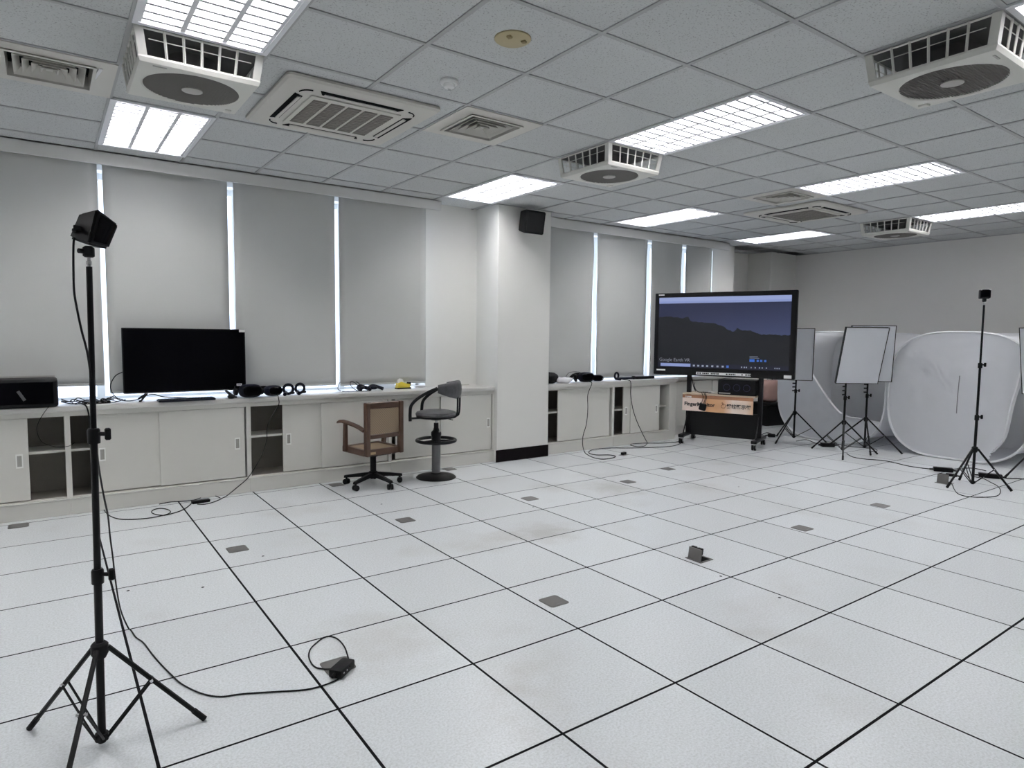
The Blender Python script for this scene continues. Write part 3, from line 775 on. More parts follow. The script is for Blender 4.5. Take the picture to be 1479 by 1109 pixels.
# near stand
SL = (-.142, .248)
t = thing('sensor_stand', 'tall black tripod stand with a cube sensor, nearest the television', 'tripod', (SL[0], SL[1], 0))
LEAN = (.009, -.002)
stand(t, [math.radians(a) for a in (130, 247, -8)], .315, .345, 1.622, rp=.0125, collars=(.60, 1.075), joint=.56, lean=LEAN, foot_r=.0085)
head(t, 1.618, LEAN)
sx, sy = LEAN[0]*1.76, LEAN[1]*1.76
_b = MB(); _v = [(.0143, -.045, .060), (.079, .025, .022), (.040, .085, .018), (-.036, .025, .048), (-.0143, -.045, -.060), (.047, .025, -.062), (.010, .085, -.055), (-.068, .025, -.034)]
_b.ring_loft([[_v[4], _v[5], _v[6], _v[7]], [_v[0], _v[1], _v[2], _v[3]]])
bmesh.ops.bevel(_b.bm, geom=list(_b.bm.edges), offset=.008, segments=3, affect='EDGES')
sb_ = _b.build('sensor_body', M_BPLA, t, smooth=40, loc=(sx+.012, sy, 1.747))
def _fw(u, v):
    p = [Vector(_v[i]) for i in (4, 5, 1, 0)]; q = p[0].lerp(p[1], .14+.72*u).lerp(p[3].lerp(p[2], .14+.72*u), .12+.76*v)
    return q+Vector((.73, -.68, 0))*(.002+.004*(1-(2*u-1)**2))
MB().grid(_fw, 8, 6).build('front_window', M_BGLO, sb_, smooth=60)
MB().box(-.004, .004, -.030, .030, -.007, .007, bev=.002, rot=Matrix(((.79, -.61, 0), (-.61, -.79, 0), (0, 0, 1))) @ RX(0), piv=(0, 0, 0)).build('port_slot', M_JOINT, sb_, loc=(-.033, -.008, -.006))
MB().box(-.006, .006, -.012, .012, -.005, .005, bev=.002).build('power_plug', M_RUB, sb_, loc=(-.050, .002, -.012))
# far stand
SR = (6.98, .147)
t = thing('sensor_stand', 'black tripod stand with a small cube sensor in front of the white tent', 'tripod', (SR[0], SR[1], 0))
stand(t, [math.radians(a) for a in (158, 285, 40)], .30, .372, 1.745, rp=.0125, collars=(.68, 1.18), joint=.5, lean=(.0, -.0), foot_r=.0095, zb=.035)
head(t, 1.74, (0, 0), 1.0)
sensor_box(t, (0, 0, 1.848), (math.radians(-4), 0, math.radians(-62)), .085, False)
MB().box(-.042, .042, -.0455, .0425, 1.880, 1.8925, bev=.004, rot=RZ(math.radians(-62))).build('sensor_glare', M_LABEL, t)  # white strip painted in for the glare along the sensor's top edge

# ---- softboxes
def softbox(label, loc, rz, tilt, angs, zc, hub=.40, w_=.50, h_=.70, R=.43, off=0.0, zb=.055):
    t = thing('softbox_light', label, 'softbox', (loc[0], loc[1], 0), rz)
    stand(t, [math.radians(a)-rz for a in angs], R, hub, zc-.02, rp=.0125, collars=(hub+.30,), joint=.5, foot_r=.009, zb=zb)
    Rt = RX(tilt); C = Vector((0, 0, zc))
    def L(x, y, z): return C+Rt @ Vector((x+off, y, z))
    def rect(a, b, y): return [L(-a, y, -b), L(a, y, -b), L(a, y, b), L(-a, y, b)]
    yf = -.10
    sh = MB().ring_loft([rect(w_/2, h_/2, yf), rect(w_/2, h_/2, yf+.035), rect(w_*.30, h_*.34, yf+.16), rect(.05, .05, yf+.24)], True, False, True)
    sh.build('softbox_shell', mat('black_nylon', (.02, .02, .022), .7, var=.2), t, smooth=0)
    def df(u, v):
        x = (u-.5)*w_; z = (v-.5)*h_; e = (1-(2*u-1)**2)*(1-(2*v-1)**2)
        return L(x*.985, yf-.002-.012*e-.006*noise.noise(Vector((u*3+loc[0], v*4, 1)))*e, z*.985)
    MB().grid(df, 12, 14).build('diffuser', M_DIFF, t, smooth=60)
    MB().tube([*rect(w_/2, h_/2, yf-.001)], .006, 5, closed=True).build('edge_binding', M_BLACK, t, smooth=0)
    MB().cyl(L(0, yf+.22, 0), L(0, yf+.34, 0), .045, 14).build('lamp_holder', M_BPLA, t)
    MB().tube([C+Vector((0, 0, -.06)), C+Vector((0, .02, 0)), L(0, yf+.28, 0)], .012, 8).build('tilt_bracket', M_BPLA, t)
    kn = MB()
    for k in range(3): kn.cyl((-.012, -.01, zc-.40-.05*k), (-.045, -.02, zc-.40-.05*k), .009, 8)
    kn.build('lock_knob', M_BPLA, t)
    return t
def face(nx, ny):            # rotation that turns the front (-y) towards the direction nx, ny
    return math.atan2(nx, -ny)
softbox('softbox light half hidden behind the large display', (8.06, 2.65), face(-.80, -.60), .05, (62, 180, 288), 1.20, off=-.06)
softbox('front softbox of the crossed pair, tilted, between the tents', (7.65, 1.76), face(-.55, -.84), .26, (82, 208, 325), 1.235, off=.13, w_=.52)
softbox('rear softbox of the crossed pair, partly behind its tilted neighbour', (8.21, 1.77), face(-.75, -.66), .10, (118, 278, 215), 1.24, zb=.035)
softbox('softbox light cut by the picture edge beside the closed tent', (8.08, -.10), face(-.85, .5), .12, (150, 195, 300), 1.21)

# ================================================================== POP-UP LIGHT TENTS
def tent(label, loc, edge, seed, keep, hem, zipper=False, S=.75, front_e=3.0, depth=1.45, cz=.755):
    t = thing('photo_tent', label, 'photo tent', loc, -PI/2)
    n = 72
    def se(a, e, s=S):
        c, s_ = math.cos(a), math.sin(a)
        return (s*math.copysign(abs(c)**(2/e), c), s*math.copysign(abs(s_)**(2/e), s_))
    def ring(y, e, sc):
        out = []
        for k in range(n):
            x, z = se(2*PI*k/n, e, S*sc); d = .012*noise.noise(Vector((math.cos(2*PI*k/n)*2.5, math.sin(2*PI*k/n)*2.5, y*3+seed)))
            out.append((x*(1+d), y, max(.004, cz+z*(1+d))))
        return out
    ys = [0, .08, .3, .6, .9, 1.2, depth]
    sc = [1, .985, .96, .945, .95, .97, .99]
    MB().ring_loft([ring(y, front_e+(5-front_e)*y/depth, s) for y, s in zip(ys, sc)], True, False, False).build('side_wall', M_TENT, t, smooth=70)
    def bk(u, v):
        a = 2*PI*v; x, z = se(a, 5, S*.99*u); return (x, depth-.03*(1-u*u)+.015*noise.noise(Vector((x*3, z*3, seed))), max(.006, cz+z))
    MB().grid(bk, 8, n).build('back_wall', M_TENT, t, smooth=70)
    def fp(u, v):
        a = 2*PI*v; x, z = se(a, front_e, S*.99*u)
        w_ = .030*noise.noise(Vector((x*2.2, z*1.1, seed+4)))+.020*noise.noise(Vector((x*8, z*3, seed)))+.007*noise.noise(Vector((x*22+z*9, z*8, seed)))
        return (x, -.005-.035*(1-u*u)+w_*(1-u**6), cz+z)
    def kp(u, v):
        x, y, z = fp(u, v); return keep(x, z)
    MB().grid(fp, 26, n*2, kp).build('front_flap', M_TENT, t, smooth=70)
    MB().tube([(x, -.004, max(.016, cz+z)) for x, z in (se(2*PI*k/n, front_e, S*1.0) for k in range(n))], .014, 6, closed=True).build('front_hoop', M_TENTHEM, t)
    MB().tube([(x, depth, max(.016, cz+z)) for x, z in (se(2*PI*k/n, 5, S*.99) for k in range(n))], .012, 6, closed=True).build('rear_hoop', M_TENTHEM, t)
    pts = smooth_path([(x, -.035, z) for x, z in hem], 5)
    MB().ring_loft([[(p.x-.022, p.y+.012, p.z-.01), (p.x+.004, p.y-.012, p.z+.012), (p.x+.022, p.y+.01, p.z+.014), (p.x+.004, p.y+.02, p.z+.004)] for p in pts]).build('flap_hem', M_TENTHEM, t, smooth=60)
    if zipper: MB().tube(smooth_path([(.03, -.05, .56), (.032, -.056, .70), (.036, -.056, .86), (.04, -.052, 1.00)], 4), .0045, 5).build('flap_slit', mat('slit_grey', (.30, .30, .32), .8), t)
    return t
def interp(xs, x):
    for (a, b), (c, d) in zip(xs, xs[1:]):
        if a <= x <= c: return b+(d-b)*(x-a)/(c-a)
    return xs[0][1] if x < xs[0][0] else xs[-1][1]
eA = [(.0, .30), (.15, .40), (.33, .50), (.68, .55), (.95, .60), (1.17, .63), (1.4, .70)]     # z -> x of the flap edge
tent('white pop-up photo tent with its front cloth almost closed', (8.40, .845, 0), None, 1, lambda x, z: x < interp(eA, z), [(b, a) for a, b in eA[1:-1]], True)
eB = [(-.75, 1.6), (-.50, 1.36), (-.22, .88), (.16, .42), (.43, .36), (.75, .33)]              # x -> z of the flap edge
tent('white pop-up photo tent with its front flap hanging half open', (8.45, 2.40, 0), None, 5, lambda x, z: z < interp(eB, x), [(-.50, 1.34), (-.22, .88), (.16, .42), (.43, .36), (.70, .34)])

# ================================================================== LARGE DISPLAY ON TROLLEY
t = thing('display_trolley', 'large black touch display showing a dark landscape on a wheeled stand', 'display', (7.012, 3.040, 0), math.radians(-68.2))
# local x: to the viewer's right; stand centre x = 0
for s in (-1, 1):
    x = s*.465
    ft = MB().box(x-.035, x+.035, -.30, .30, .085, .125, bev=.006).build('foot', M_BLACK, t, smooth=30)
    for yy in (-.27, .27):
        c = MB()
        for d in (-1, 1): c.cyl((x+d*.006, yy, .034), (x+d*.024, yy, .034), .034, 16)
        wl = c.build('caster_wheel', M_RUB, ft)
        f = MB().box(x-.030, x-.026, yy-.024, yy+.024, .03, .085).box(x+.026, x+.030, yy-.024, yy+.024, .03, .085).box(x-.03, x+.03, yy-.026, yy+.026, .075, .086)
        f.build('caster_fork', M_CHR, ft, smooth=0)
    MB().box(x-.028, x+.028, -.02, .03, .125, 1.55, bev=.004).build('upright', M_BLACK, t, smooth=0)
    MB().tube([(x, -.20, .12), (x, -.02, .40)], .008, 6).build('strut', M_BLACK, t)
MB().box(-.445, .445, .0, .02, .095, .425).build('modesty_panel', M_BLACK, t, smooth=0)
MB().box(-.50, .44, -.16, .20, .652, .668, bev=.002).build('shelf', mat('shelf_beech', (.50, .40, .30), .5), t, smooth=0)
# banner
def banner_material():
    m = bpy.data.materials.new('printed_banner'); m.use_nodes = True; nt = m.node_tree; N = nt.nodes; L = nt.links
    b = N['Principled BSDF']; tc = N.new('ShaderNodeTexCoord'); sp = N.new('ShaderNodeSeparateXYZ'); L.new(tc.outputs['Generated'], sp.inputs[0])
    r = N.new('ShaderNodeValToRGB'); e = r.color_ramp.elements
    e[0].position = 0; e[0].color = (.82, .68, .61, 1); e[1].position = 1; e[1].color = (.74, .48, .30, 1)
    for p, c in ((.26, (.84, .69, .61)), (.36, (.62, .34, .17)), (.60, (.66, .38, .21)), (.72, (.86, .73, .64)), (.90, (.84, .68, .57))):
        k = e.new(p); k.color = (*c, 1)
    L.new(sp.outputs[0], r.inputs[0])
    st = N.new('ShaderNodeMath'); st.operation = 'GREATER_THAN'; st.inputs[1].default_value = .80; L.new(sp.outputs[2], st.inputs[0])
    mx = N.new('ShaderNodeMix'); mx.data_type = 'RGBA'; mx.inputs[7].default_value = (.36, .17, .09, 1)
    L.new(st.outputs[0], mx.inputs[0]); L.new(r.outputs[0], mx.inputs[6]); L.new(mx.outputs[2], b.inputs['Base Color'])
    b.inputs['Roughness'].default_value = .35
    return m
bn = MB().box(-.497, .415, -.168, -.160, .435, .650).build('banner', banner_material(), t, smooth=0)
FR = (PI/2, 0, 0)
text_mesh('FingerMonitor', .068, M_INK, bn, 'lettering', (-.470, -.1695, .505), FR, bold=.0022, sx=1.02)
text_mesh('觸控顯示器', .060, M_INK, bn, 'lettering', (.085, -.1695, .503), FR, bold=.0016, sx=1.02)
text_mesh('觸控螢幕', .022, M_LABEL, bn, 'small_lettering', (-.462, -.1695, .612), FR, bold=.0006)
hd = MB()   # pointing hand mark
hd.tube([(.045, -.1695, .555), (.022, -.1695, .530), (.015, -.1695, .512), (.028, -.1695, .500), (.060, -.1695, .500), (.072, -.1695, .52), (.068, -.1695, .545), (.05, -.1695, .545), (.030, -.1695, .572), (.022, -.1695, .568), (.045, -.1695, .535)], .0028, 5)
hd.build('hand_mark', mat('mark_brown', (.20, .07, .03), .6), bn)
# adapter and leads hanging over the banner
MB().box(-.255, -.165, -.235, -.195, .455, .545, bev=.01, rot=RY(.2)).build('hanging_adapter', M_BPLA, t)
lead = MB()
for k, x in enumerate((-.23, -.20, -.185)): lead.tube(smooth_path([(x, -.10, .69), (x-.01, -.17, .685), (x+.02, -.205, .63), (x, -.21, .54)], 4), .004, 5)
lead.tube(smooth_path([(-.40, .0, .80), (-.37, -.03, .72), (-.32, -.06, .684), (-.26, -.09, .684), (-.14, -.08, .682)], 5), .005, 5)
lead.tube(smooth_path([(-.44, .02, .88), (-.40, -.02, .76), (-.36, -.05, .69)], 5), .006, 5)
lead.build('lead_bundle', M_RUB, t)
MB().box(-.18, -.06, -.08, .02, .668, .692, bev=.006).build('small_adapter', M_HNDIN, t)
# screen housing
DX0, DX1, DZ0, DZ1 = -.945, .870, .900, 2.005
dsp = MB().box(DX0, DX1, -.085, .0, DZ0, DZ1, bev=.006).build('screen_housing', M_BPLA, t, smooth=30)
MB().box(DX0+.25, DX1-.25, .0, .06, DZ0+.15, DZ1-.25, bev=.02).build('rear_cover', M_BPLA, t, smooth=30)
def screen_material():
    m = bpy.data.materials.new('lit_screen'); m.use_nodes = True; nt = m.node_tree; N = nt.nodes; L = nt.links
    b = N['Principled BSDF']; b.inputs['Base Color'].default_value = (.01, .01, .012, 1); b.inputs['Roughness'].default_value = .25; b.inputs['Specular IOR Level'].default_value = .2
    tc = N.new('ShaderNodeTexCoord'); sp = N.new('ShaderNodeSeparateXYZ'); L.new(tc.outputs['Generated'], sp.inputs[0])
    def mth(op, a, b_=None, c=None):
        n = N.new('ShaderNodeMath'); n.operation = op
        for i, v in enumerate((a, b_, c)):
            if v is None: continue
            if isinstance(v, (int, float)): n.inputs[i].default_value = v
            else: L.new(v, n.inputs[i])
        return n.outputs[0]
    def mix(f, a, c):
        n = N.new('ShaderNodeMix'); n.data_type = 'RGBA'; L.new(f, n.inputs[0])
        for i, v in ((6, a), (7, c)):
            if isinstance(v, tuple): n.inputs[i].default_value = (*v, 1)
            else: L.new(v, n.inputs[i])
        return n.outputs[2]
    X, Z = sp.outputs[0], sp.outputs[2]
    ridge = N.new('ShaderNodeValToRGB'); e = ridge.color_ramp.elements; ridge.color_ramp.interpolation = 'LINEAR'
    e[0].position = 0; e[0].color = (.72,)*3+(1,); e[1].position = 1; e[1].color = (.47,)*3+(1,)
    for p, v in ((.10, .73), (.20, .70), (.24, .725), (.26, .66), (.35, .645), (.45, .63), (.50, .60), (.56, .535), (.60, .52), (.62, .56), (.66, .53), (.72, .535), (.75, .51), (.80, .475), (.9, .48)):
        k = e.new(p); k.color = (v, v, v, 1)
    L.new(X, ridge.inputs[0])
    ns = N.new('ShaderNodeTexNoise'); ns.inputs['Scale'].default_value = 26; ns.inputs['Detail'].default_value = 3; L.new(tc.outputs['Generated'], ns.inputs['Vector'])
    rz = mth('ADD', ridge.outputs[0], mth('MULTIPLY', mth('SUBTRACT', ns.outputs[0], .5), .05))
    hill = mth('LESS_THAN', Z, rz)
    sky = N.new('ShaderNodeValToRGB'); e = sky.color_ramp.elements
    e[0].position = .42; e[0].color = (.040, .052, .115, 1); e[1].position = .95; e[1].color = (.018, .022, .052, 1)
    zx = mth('ADD', Z, mth('MULTIPLY', mth('SUBTRACT', 1.0, X), .22)); L.new(zx, sky.inputs[0])
    c = mix(hill, sky.outputs[0], (.009, .010, .012))
    c = mix(mth('GREATER_THAN', Z, .945), c, (.24, .29, .50))
    c = mix(mth('MULTIPLY', mth('GREATER_THAN', Z, .915), mth('LESS_THAN', Z, .945)), c, (.20, .25, .46))
    c = mix(mth('LESS_THAN', Z, .062), c, (.010, .011, .022))
    sr = mth('MULTIPLY', mth('MULTIPLY', mth('LESS_THAN', Z, .056), mth('GREATER_THAN', Z, .012)), mth('MULTIPLY', mth('GREATER_THAN', X, .025), mth('LESS_THAN', X, .27)))
    c = mix(sr, c, (.20, .25, .46))
    L.new(c, b.inputs['Emission Color']); b.inputs['Emission Strength'].default_value = 0.72
    return m
sc = MB().box(DX0+.060, DX1-.065, -.0875, -.0852, DZ0+.105, DZ1-.06).build('screen', screen_material(), t, smooth=0)
SX0, SX1, SZ0, SZ1 = DX0+.060, DX1-.065, DZ0+.105, DZ1-.06; SW = SX1-SX0; SHt = SZ1-SZ0
M_SCW = emit('screen_white', (.13, .15, .19), .8); M_SCB = emit('screen_blue', (.015, .06, .24), .8)
text_mesh('Google Earth VR', .062, emit('screen_grey', (.09, .095, .115), .8), sc, 'screen_text', (SX0+.02, -.0885, SZ0+.080), FR)['kind'] = 'stuff'
ic = MB()
for k, xx in enumerate((.29, .325, .36, .395, .435, .475, .515)): ic.box(SX0+SW*xx, SX0+SW*xx+.026, -.0885, -.088, SZ0+.018, SZ0+.040)
for xx in (.66, .68, .695, .73, .76, .79, .81, .84, .90, .915, .93): ic.box(SX0+SW*xx, SX0+SW*xx+.014, -.0885, -.088, SZ0+.020, SZ0+.036)
ic.box(SX0+SW*.72, SX0+SW*.78, -.0885, -.088, SZ0+.165, SZ0+.170); ic.box(SX0+SW*.72, SX0+SW*.79, -.0885, -.088, SZ0+.148, SZ0+.152)
ic.build('screen_icons', M_SCW, sc, smooth=0)['kind'] = 'stuff'
ib = MB(); ib.box(SX0+SW*.72, SX0+SW*.757, -.0885, -.088, SZ0+.10, SZ0+.135)
for xx in (.772, .797, .826): ib.box(SX0+SW*xx, SX0+SW*xx+.026, -.0885, -.088, SZ0+.103, SZ0+.130)
ib.box(SX0+SW*.55, SX0+SW*.568, -.0885, -.088, SZ0+.015, SZ0+.045)
ib.build('screen_tiles', M_SCB, sc, smooth=0)['kind'] = 'stuff'
st = MB().box(-.35, .355, -.0862, -.0852, DZ0+.018, DZ0+.052).build('notice_strip', M_LABEL, t, smooth=0)
dashes = MB(); random.seed(3); x = -.335
while x < .34:
    w_ = random.uniform(.006, .022); 
    if random.random() < .8: dashes.box(x, x+w_, -.0866, -.0863, DZ0+.026, DZ0+.044)
    x += w_+.006
dashes.build('strip_print', M_HNDIN if False else M_INK, st, smooth=0)['kind'] = 'stuff'
MB().box(DX0+.045, DX0+.17, -.0862, -.0852, DZ0+.052, DZ0+.072).build('name_plate', M_HND, t, smooth=0)
MB().box(DX0+.05, DX0+.13, -.0862, -.0852, DZ1-.030, DZ1-.016).build('name_plate', M_LABEL, t, smooth=0)
MB().box(DX1-.12, DX1-.03, -.0862, -.0852, DZ0+.012, DZ0+.052).build('energy_label', M_LABEL, t, smooth=0)
# computer with ring fans lying on the trolley shelf
m4 = t.matrix_basis if False else None
t2 = thing('desktop_computer', 'black computer case with three faint blue ring fans on the trolley shelf', 'computer', (7.012, 3.040, .668), math.radians(-68.2))
MB().box(-.045, .430, -.13, .18, .002, .200, bev=.006).build('case', M_BPLA, t2, smooth=30)
for k in range(3):
    x = .07+.125*k
    MB().tube([(x+.042*math.cos(a), -.133, .10+.042*math.sin(a)) for a in [2*PI*q/20 for q in range(20)]], .004, 5, closed=True).build('fan_ring', emit('fan_glow', (.005, .006, .03), .3), t2)
MB().box(-.03, .12, -.132, -.130, .015, .03).build('case_badge', M_HNDIN, t2, smooth=0)

# ================================================================== TELEVISION AND THINGS ON THE LEFT WORKTOP
t = thing('television', 'black flat television standing on the worktop before the blinds', 'television', (.725, 3.87, ZT))
MB().box(-.476, .476, -.02, .02, .062, .602, bev=.004).build('bezel', M_BPLA, t, smooth=0)
MB().box(-.466, .466, -.0215, -.0195, .078, .592).build('screen', M_BGLO, t, smooth=0)
MB().box(-.30, .30, .02, .06, .09, .40, bev=.02).build('rear_cover', M_BPLA, t, smooth=30)
MB().box(-.476, .476, -.0235, -.018, .060, .068).build('chrome_edge', M_CHR, t, smooth=0)
for s in (-1, 1):
    MB().tube([(s*.30, 0, .066), (s*.36, -.09, .008), (s*.372, -.11, .006)], .008, 6).tube([(s*.30, 0, .066), (s*.36, .09, .008)], .008, 6).build('foot', M_BPLA, t)
MB().box(.425, .474, -.0225, -.0216, .576, .600).build('film_label', M_HND, t, smooth=0)
lb = MB().box(.395, .440, -.0225, -.0216, .098, .118).build('label', M_LABEL, t, smooth=0)
MB().box(.402, .433, -.0229, -.0226, .105, .111).build('label_print', M_HNDIN, lb, smooth=0)
t = thing('keyboard', 'thin black keyboard on the worktop in front of the television', 'keyboard', (.69, 3.70, ZT), .02)
MB().box(-.215, .215, -.06, .06, 0, .016, bev=.004).build('body', M_NAVY, t, smooth=30)
ky = None
for r in range(5):
    for k in range(18):
        x = -.198+.0233*k; y = -.042+.021*r
        if ky is None: ky = MB().box(-.0095, .0095, -.0085, .0085, .016, .021).build('key', M_BPLA, t, smooth=0, loc=(x, y, 0))
        else: inst(ky, t, (x, y, 0))
t = thing('computer_mouse', 'small black mouse between keyboard and headset', 'mouse', (1.045, 3.715, ZT), -.2)
MB().blob((0, 0, .016), .032, .055, .018, e=2.3).build('shell', M_BPLA, t); MB().box(-.003, .003, .02, .04, .030, .036, bev=.001).build('wheel', M_RUB, t)

def headset(label, loc, rz, k=1.0):
    t = thing('virtual_reality_headset', label, 'headset', (loc[0], loc[1], ZT), rz)
    MB().blob((0, -.02*k, .062*k), .092*k, .062*k, .058*k, e=3.2, n=28, m=14).build('visor', M_NAVY, t)
    MB().blob((0, -.075*k, .064*k), .080*k, .014*k, .044*k, e=3.0).build('front_plate', M_BGLO, t)
    MB().blob((0, .045*k, .06*k), .078*k, .022*k, .045*k, e=2.8, amp=.05).build('face_foam', M_RUB, t)
    st = []
    for a in [math.radians(x) for x in range(-20, 201, 12)]:
        st.append((.095*k*math.cos(a), .05*k+.13*k*math.sin(a), .065*k+.02*k*math.sin(a)))
    rings = []
    for p in st:
        p = Vector(p); c = Vector((p.x, p.y-.05*k, 0)); c.normalize()
        rings.append([p+Vector((0, 0, -.018*k)), p+Vector((0, 0, .018*k)), p+c*.005*k+Vector((0, 0, .018*k)), p+c*.005*k+Vector((0, 0, -.018*k))])
    MB().ring_loft(rings).build('head_strap', M_BPLA, t, smooth=40)
    for s in (-1, 1): MB().blob((s*.10*k, .05*k, .055*k), .018*k, .035*k, .035*k, e=2.4).build('ear_pad', M_BPLA, t)
    return t
headset('dark blue headset next to the television corner', (1.195, 3.715), .15)
headset('smaller dark headset between the other headset and ring controllers', (1.405, 3.77), .35, .82)
def controller(label, loc, rz, flip=0.0, group=None):
    t = thing('motion_controller', label, 'controller', (loc[0], loc[1], ZT), rz, group)
    t.rotation_euler = (0, 0, rz)
    # ring stands up, handle lies on the worktop
    MB().tube([(.042*math.cos(a), 0, .056+.042*math.sin(a)) for a in [2*PI*k/24 for k in range(24)]], .013, 8, closed=True).build('tracking_ring', M_NAVY, t)
    MB().tube(smooth_path([(-.02, 0, .022), (-.032, -.03, .018), (-.045, -.075, .017), (-.05, -.095, .017)], 4), .0165, 10).build('grip', M_NAVY, t)
    MB().blob((0.03, -.01, .022), .025, .02, .012).build('thumb_pad', M_BPLA, t)
    return t
controller('ring shaped motion controller close beside the smaller headset', (1.555, 3.78), -.1, group='upright motion controllers')
controller('ring shaped motion controller at the end of the row beside bare worktop', (1.675, 3.82), .1, group='upright motion controllers')
# pair of controllers with leads below the last two blinds
for k, (x, y, rz) in enumerate(((2.33, 3.90, .6), (2.44, 3.86, .2))):
    t = thing('game_controller', ('black controller coiled with leads below the blind gap', 'black curved controller lying next to the white sheet')[k], 'controller', (x, y, ZT), rz)
    MB().tube(smooth_path([(-.075, -.03, .016), (-.05, .02, .03), (0, .035, .048), (.05, .02, .036), (.085, -.03, .016)], 5), .017, 10).build('grip', M_NAVY, t)
    MB().blob((0, .02, .03), .045, .03, .020, e=2.6).build('body', M_NAVY, t)
    MB().lathe([(.009, .045), (.009, .056), (.012, .058)], (.02, .02, 0), 10).build('thumb_stick', M_BPLA, t)
cable('coiled_lead', 'dark lead coiled beside the controller below the blind gap', [(x-.12, y-.10, z) for x, y, z in [(2.24, 4.05, ZT+.005), (2.20, 4.02, ZT+.03), (2.26, 4.10, ZT+.09), (2.36, 4.12, ZT+.10), (2.40, 4.02, ZT+.06), (2.38, 3.95, ZT+.006), (2.33, 4.00, ZT+.05), (2.36, 4.08, ZT+.09), (2.43, 4.08, ZT+.08), (2.44, 3.98, ZT+.03), (2.48, 3.94, ZT+.006), (2.30, 3.93, ZT+.005), (2.22, 3.96, ZT+.005)]], .0035)
t = MB().box(-.15, .15, -.003, .003, 0, .085, bev=.001, rot=RX(-.25), piv=(0, 0, 0)).build('white_sheet', M_PAPER, smooth=0, loc=(2.60, 4.03, ZT)); tag(t, 'thin white sheet leaning under the blind beside the tape dispenser', 'paper')  # thin white sheet standing in the strip below the blind
t = thing('tape_dispenser', 'yellow and black tape dispenser on the worktop by the plain wall', 'tape dispenser', (2.79, 3.925, ZT), .1)
MB().box(-.085, .085, -.03, .03, 0, .014, bev=.003).build('base', M_BPLA, t, smooth=30)
MB().prism([(-.08, .014), (.07, .014), (.075, .05), (.03, .055), (-.03, .075), (-.07, .06)], -.025, .025, 'y').build('body', M_YELL, t, smooth=0)
MB().lathe([(.028, -.012), (.034, -.012), (.034, .012), (.028, .012)], n=24).build('tape_roll', M_PAPER, t, loc=(-.035, 0, .075), rot=(PI/2, 0, 0))
MB().box(.055, .09, -.02, .02, .03, .068, bev=.006).build('cutter_head', M_BPLA, t)
t = MB().blob((0, 0, .014), .07, .03, .014, amp=.35, seed=4).build('crumpled_film', M_PAPER, loc=(3.02, 3.99, ZT)); tag(t, 'crumpled clear film on the worktop by the plain wall', 'film')
t = MB().box(-.12, .12, -.012, .012, 0, .012, bev=.002).build('flat_ruler', M_AC, smooth=0, loc=(3.55, 4.03, ZT)); tag(t, 'thin pale strip lying on the worktop near the pillar', 'strip')
# black box at the left end
t = thing('computer_case', 'large black box lying on the worktop beside a tangle of cables', 'computer', (-.52, 3.78, ZT))
MB().box(-.33, .33, -.14, .15, .003, .212, bev=.022, seg=3).build('case', M_BPLA, t, smooth=40)
MB().box(-.30, .30, -.143, -.1395, .03, .19, bev=.001).build('front_panel', M_BGLO, t, smooth=0)
MB().box(.098, .118, -.1455, -.1435, .055, .135, rot=RY(-.5)).build('front_trim', M_STEEL, t, smooth=0)
t = MB().box(-.33, .33, -.006, .006, 0, .222).build('grey_board', M_HUB, smooth=0, loc=(-.535, 3.945, ZT)); tag(t, 'thin grey board leaning behind the black box', 'board')
random.seed(11)
for k in range(7):
    pts = []; x = -.17
    y = 3.78+.03*k*.6
    for q in range(8):
        pts.append((x, y+random.uniform(-.07, .07), ZT+.005+abs(random.gauss(0, .02)))); x += random.uniform(.03, .085)
    cable('tangled_cable', 'thin dark cable in the tangle beside the black box', pts, random.choice((.0025, .0035, .0045)), group='tangled cables on the worktop')
t = thing('cable_hub', 'small black hub among cables behind the tripod pole', 'hub', (.06, 3.80, ZT), .1)
MB().box(-.09, .09, -.035, .035, 0, .022, bev=.004).build('case', M_BPLA, t, smooth=30)
hs = MB()
for k in range(4): hs.box(-.07+.037*k, -.048+.037*k, -.0365, -.035, .008, .015)
hs.build('port', M_HUB, t, smooth=0)
cable('sagging_cable', 'thin cable sagging from worktop into the open cabinet bay', [(-.20, 3.73, ZT+.006), (-.235, 3.69, ZT+.006), (-.26, 3.652, ZT-.005), (-.315, 3.648, .74), (-.33, 3.70, .66), (-.30, 3.74, .57), (-.22, 3.72, .53), (-.142, 3.665, .535), (-.10, 3.72, .55)], .0022)
cable('thick_cable', 'thick black cable dropping off the worktop behind the tripod pole', [(-.06, 3.80, ZT+.008), (-.04, 3.70, ZT+.012), (-.015, 3.650, ZT-.01), (.0, 3.642, .74), (.002, 3.645, .60), (.002, 3.66, .50)], .006)
cable('television_cable', 'black cable looping out beside the television edge', [(.252, 3.90, 1.08), (.20, 3.90, 1.05), (.165, 3.90, .98), (.175, 3.90, .91), (.23, 3.88, ZT+.012), (.33, 3.86, ZT+.008), (.45, 3.88, ZT+.05), (.55, 3.92, ZT+.02), (.72, 3.90, ZT+.005)], .004)

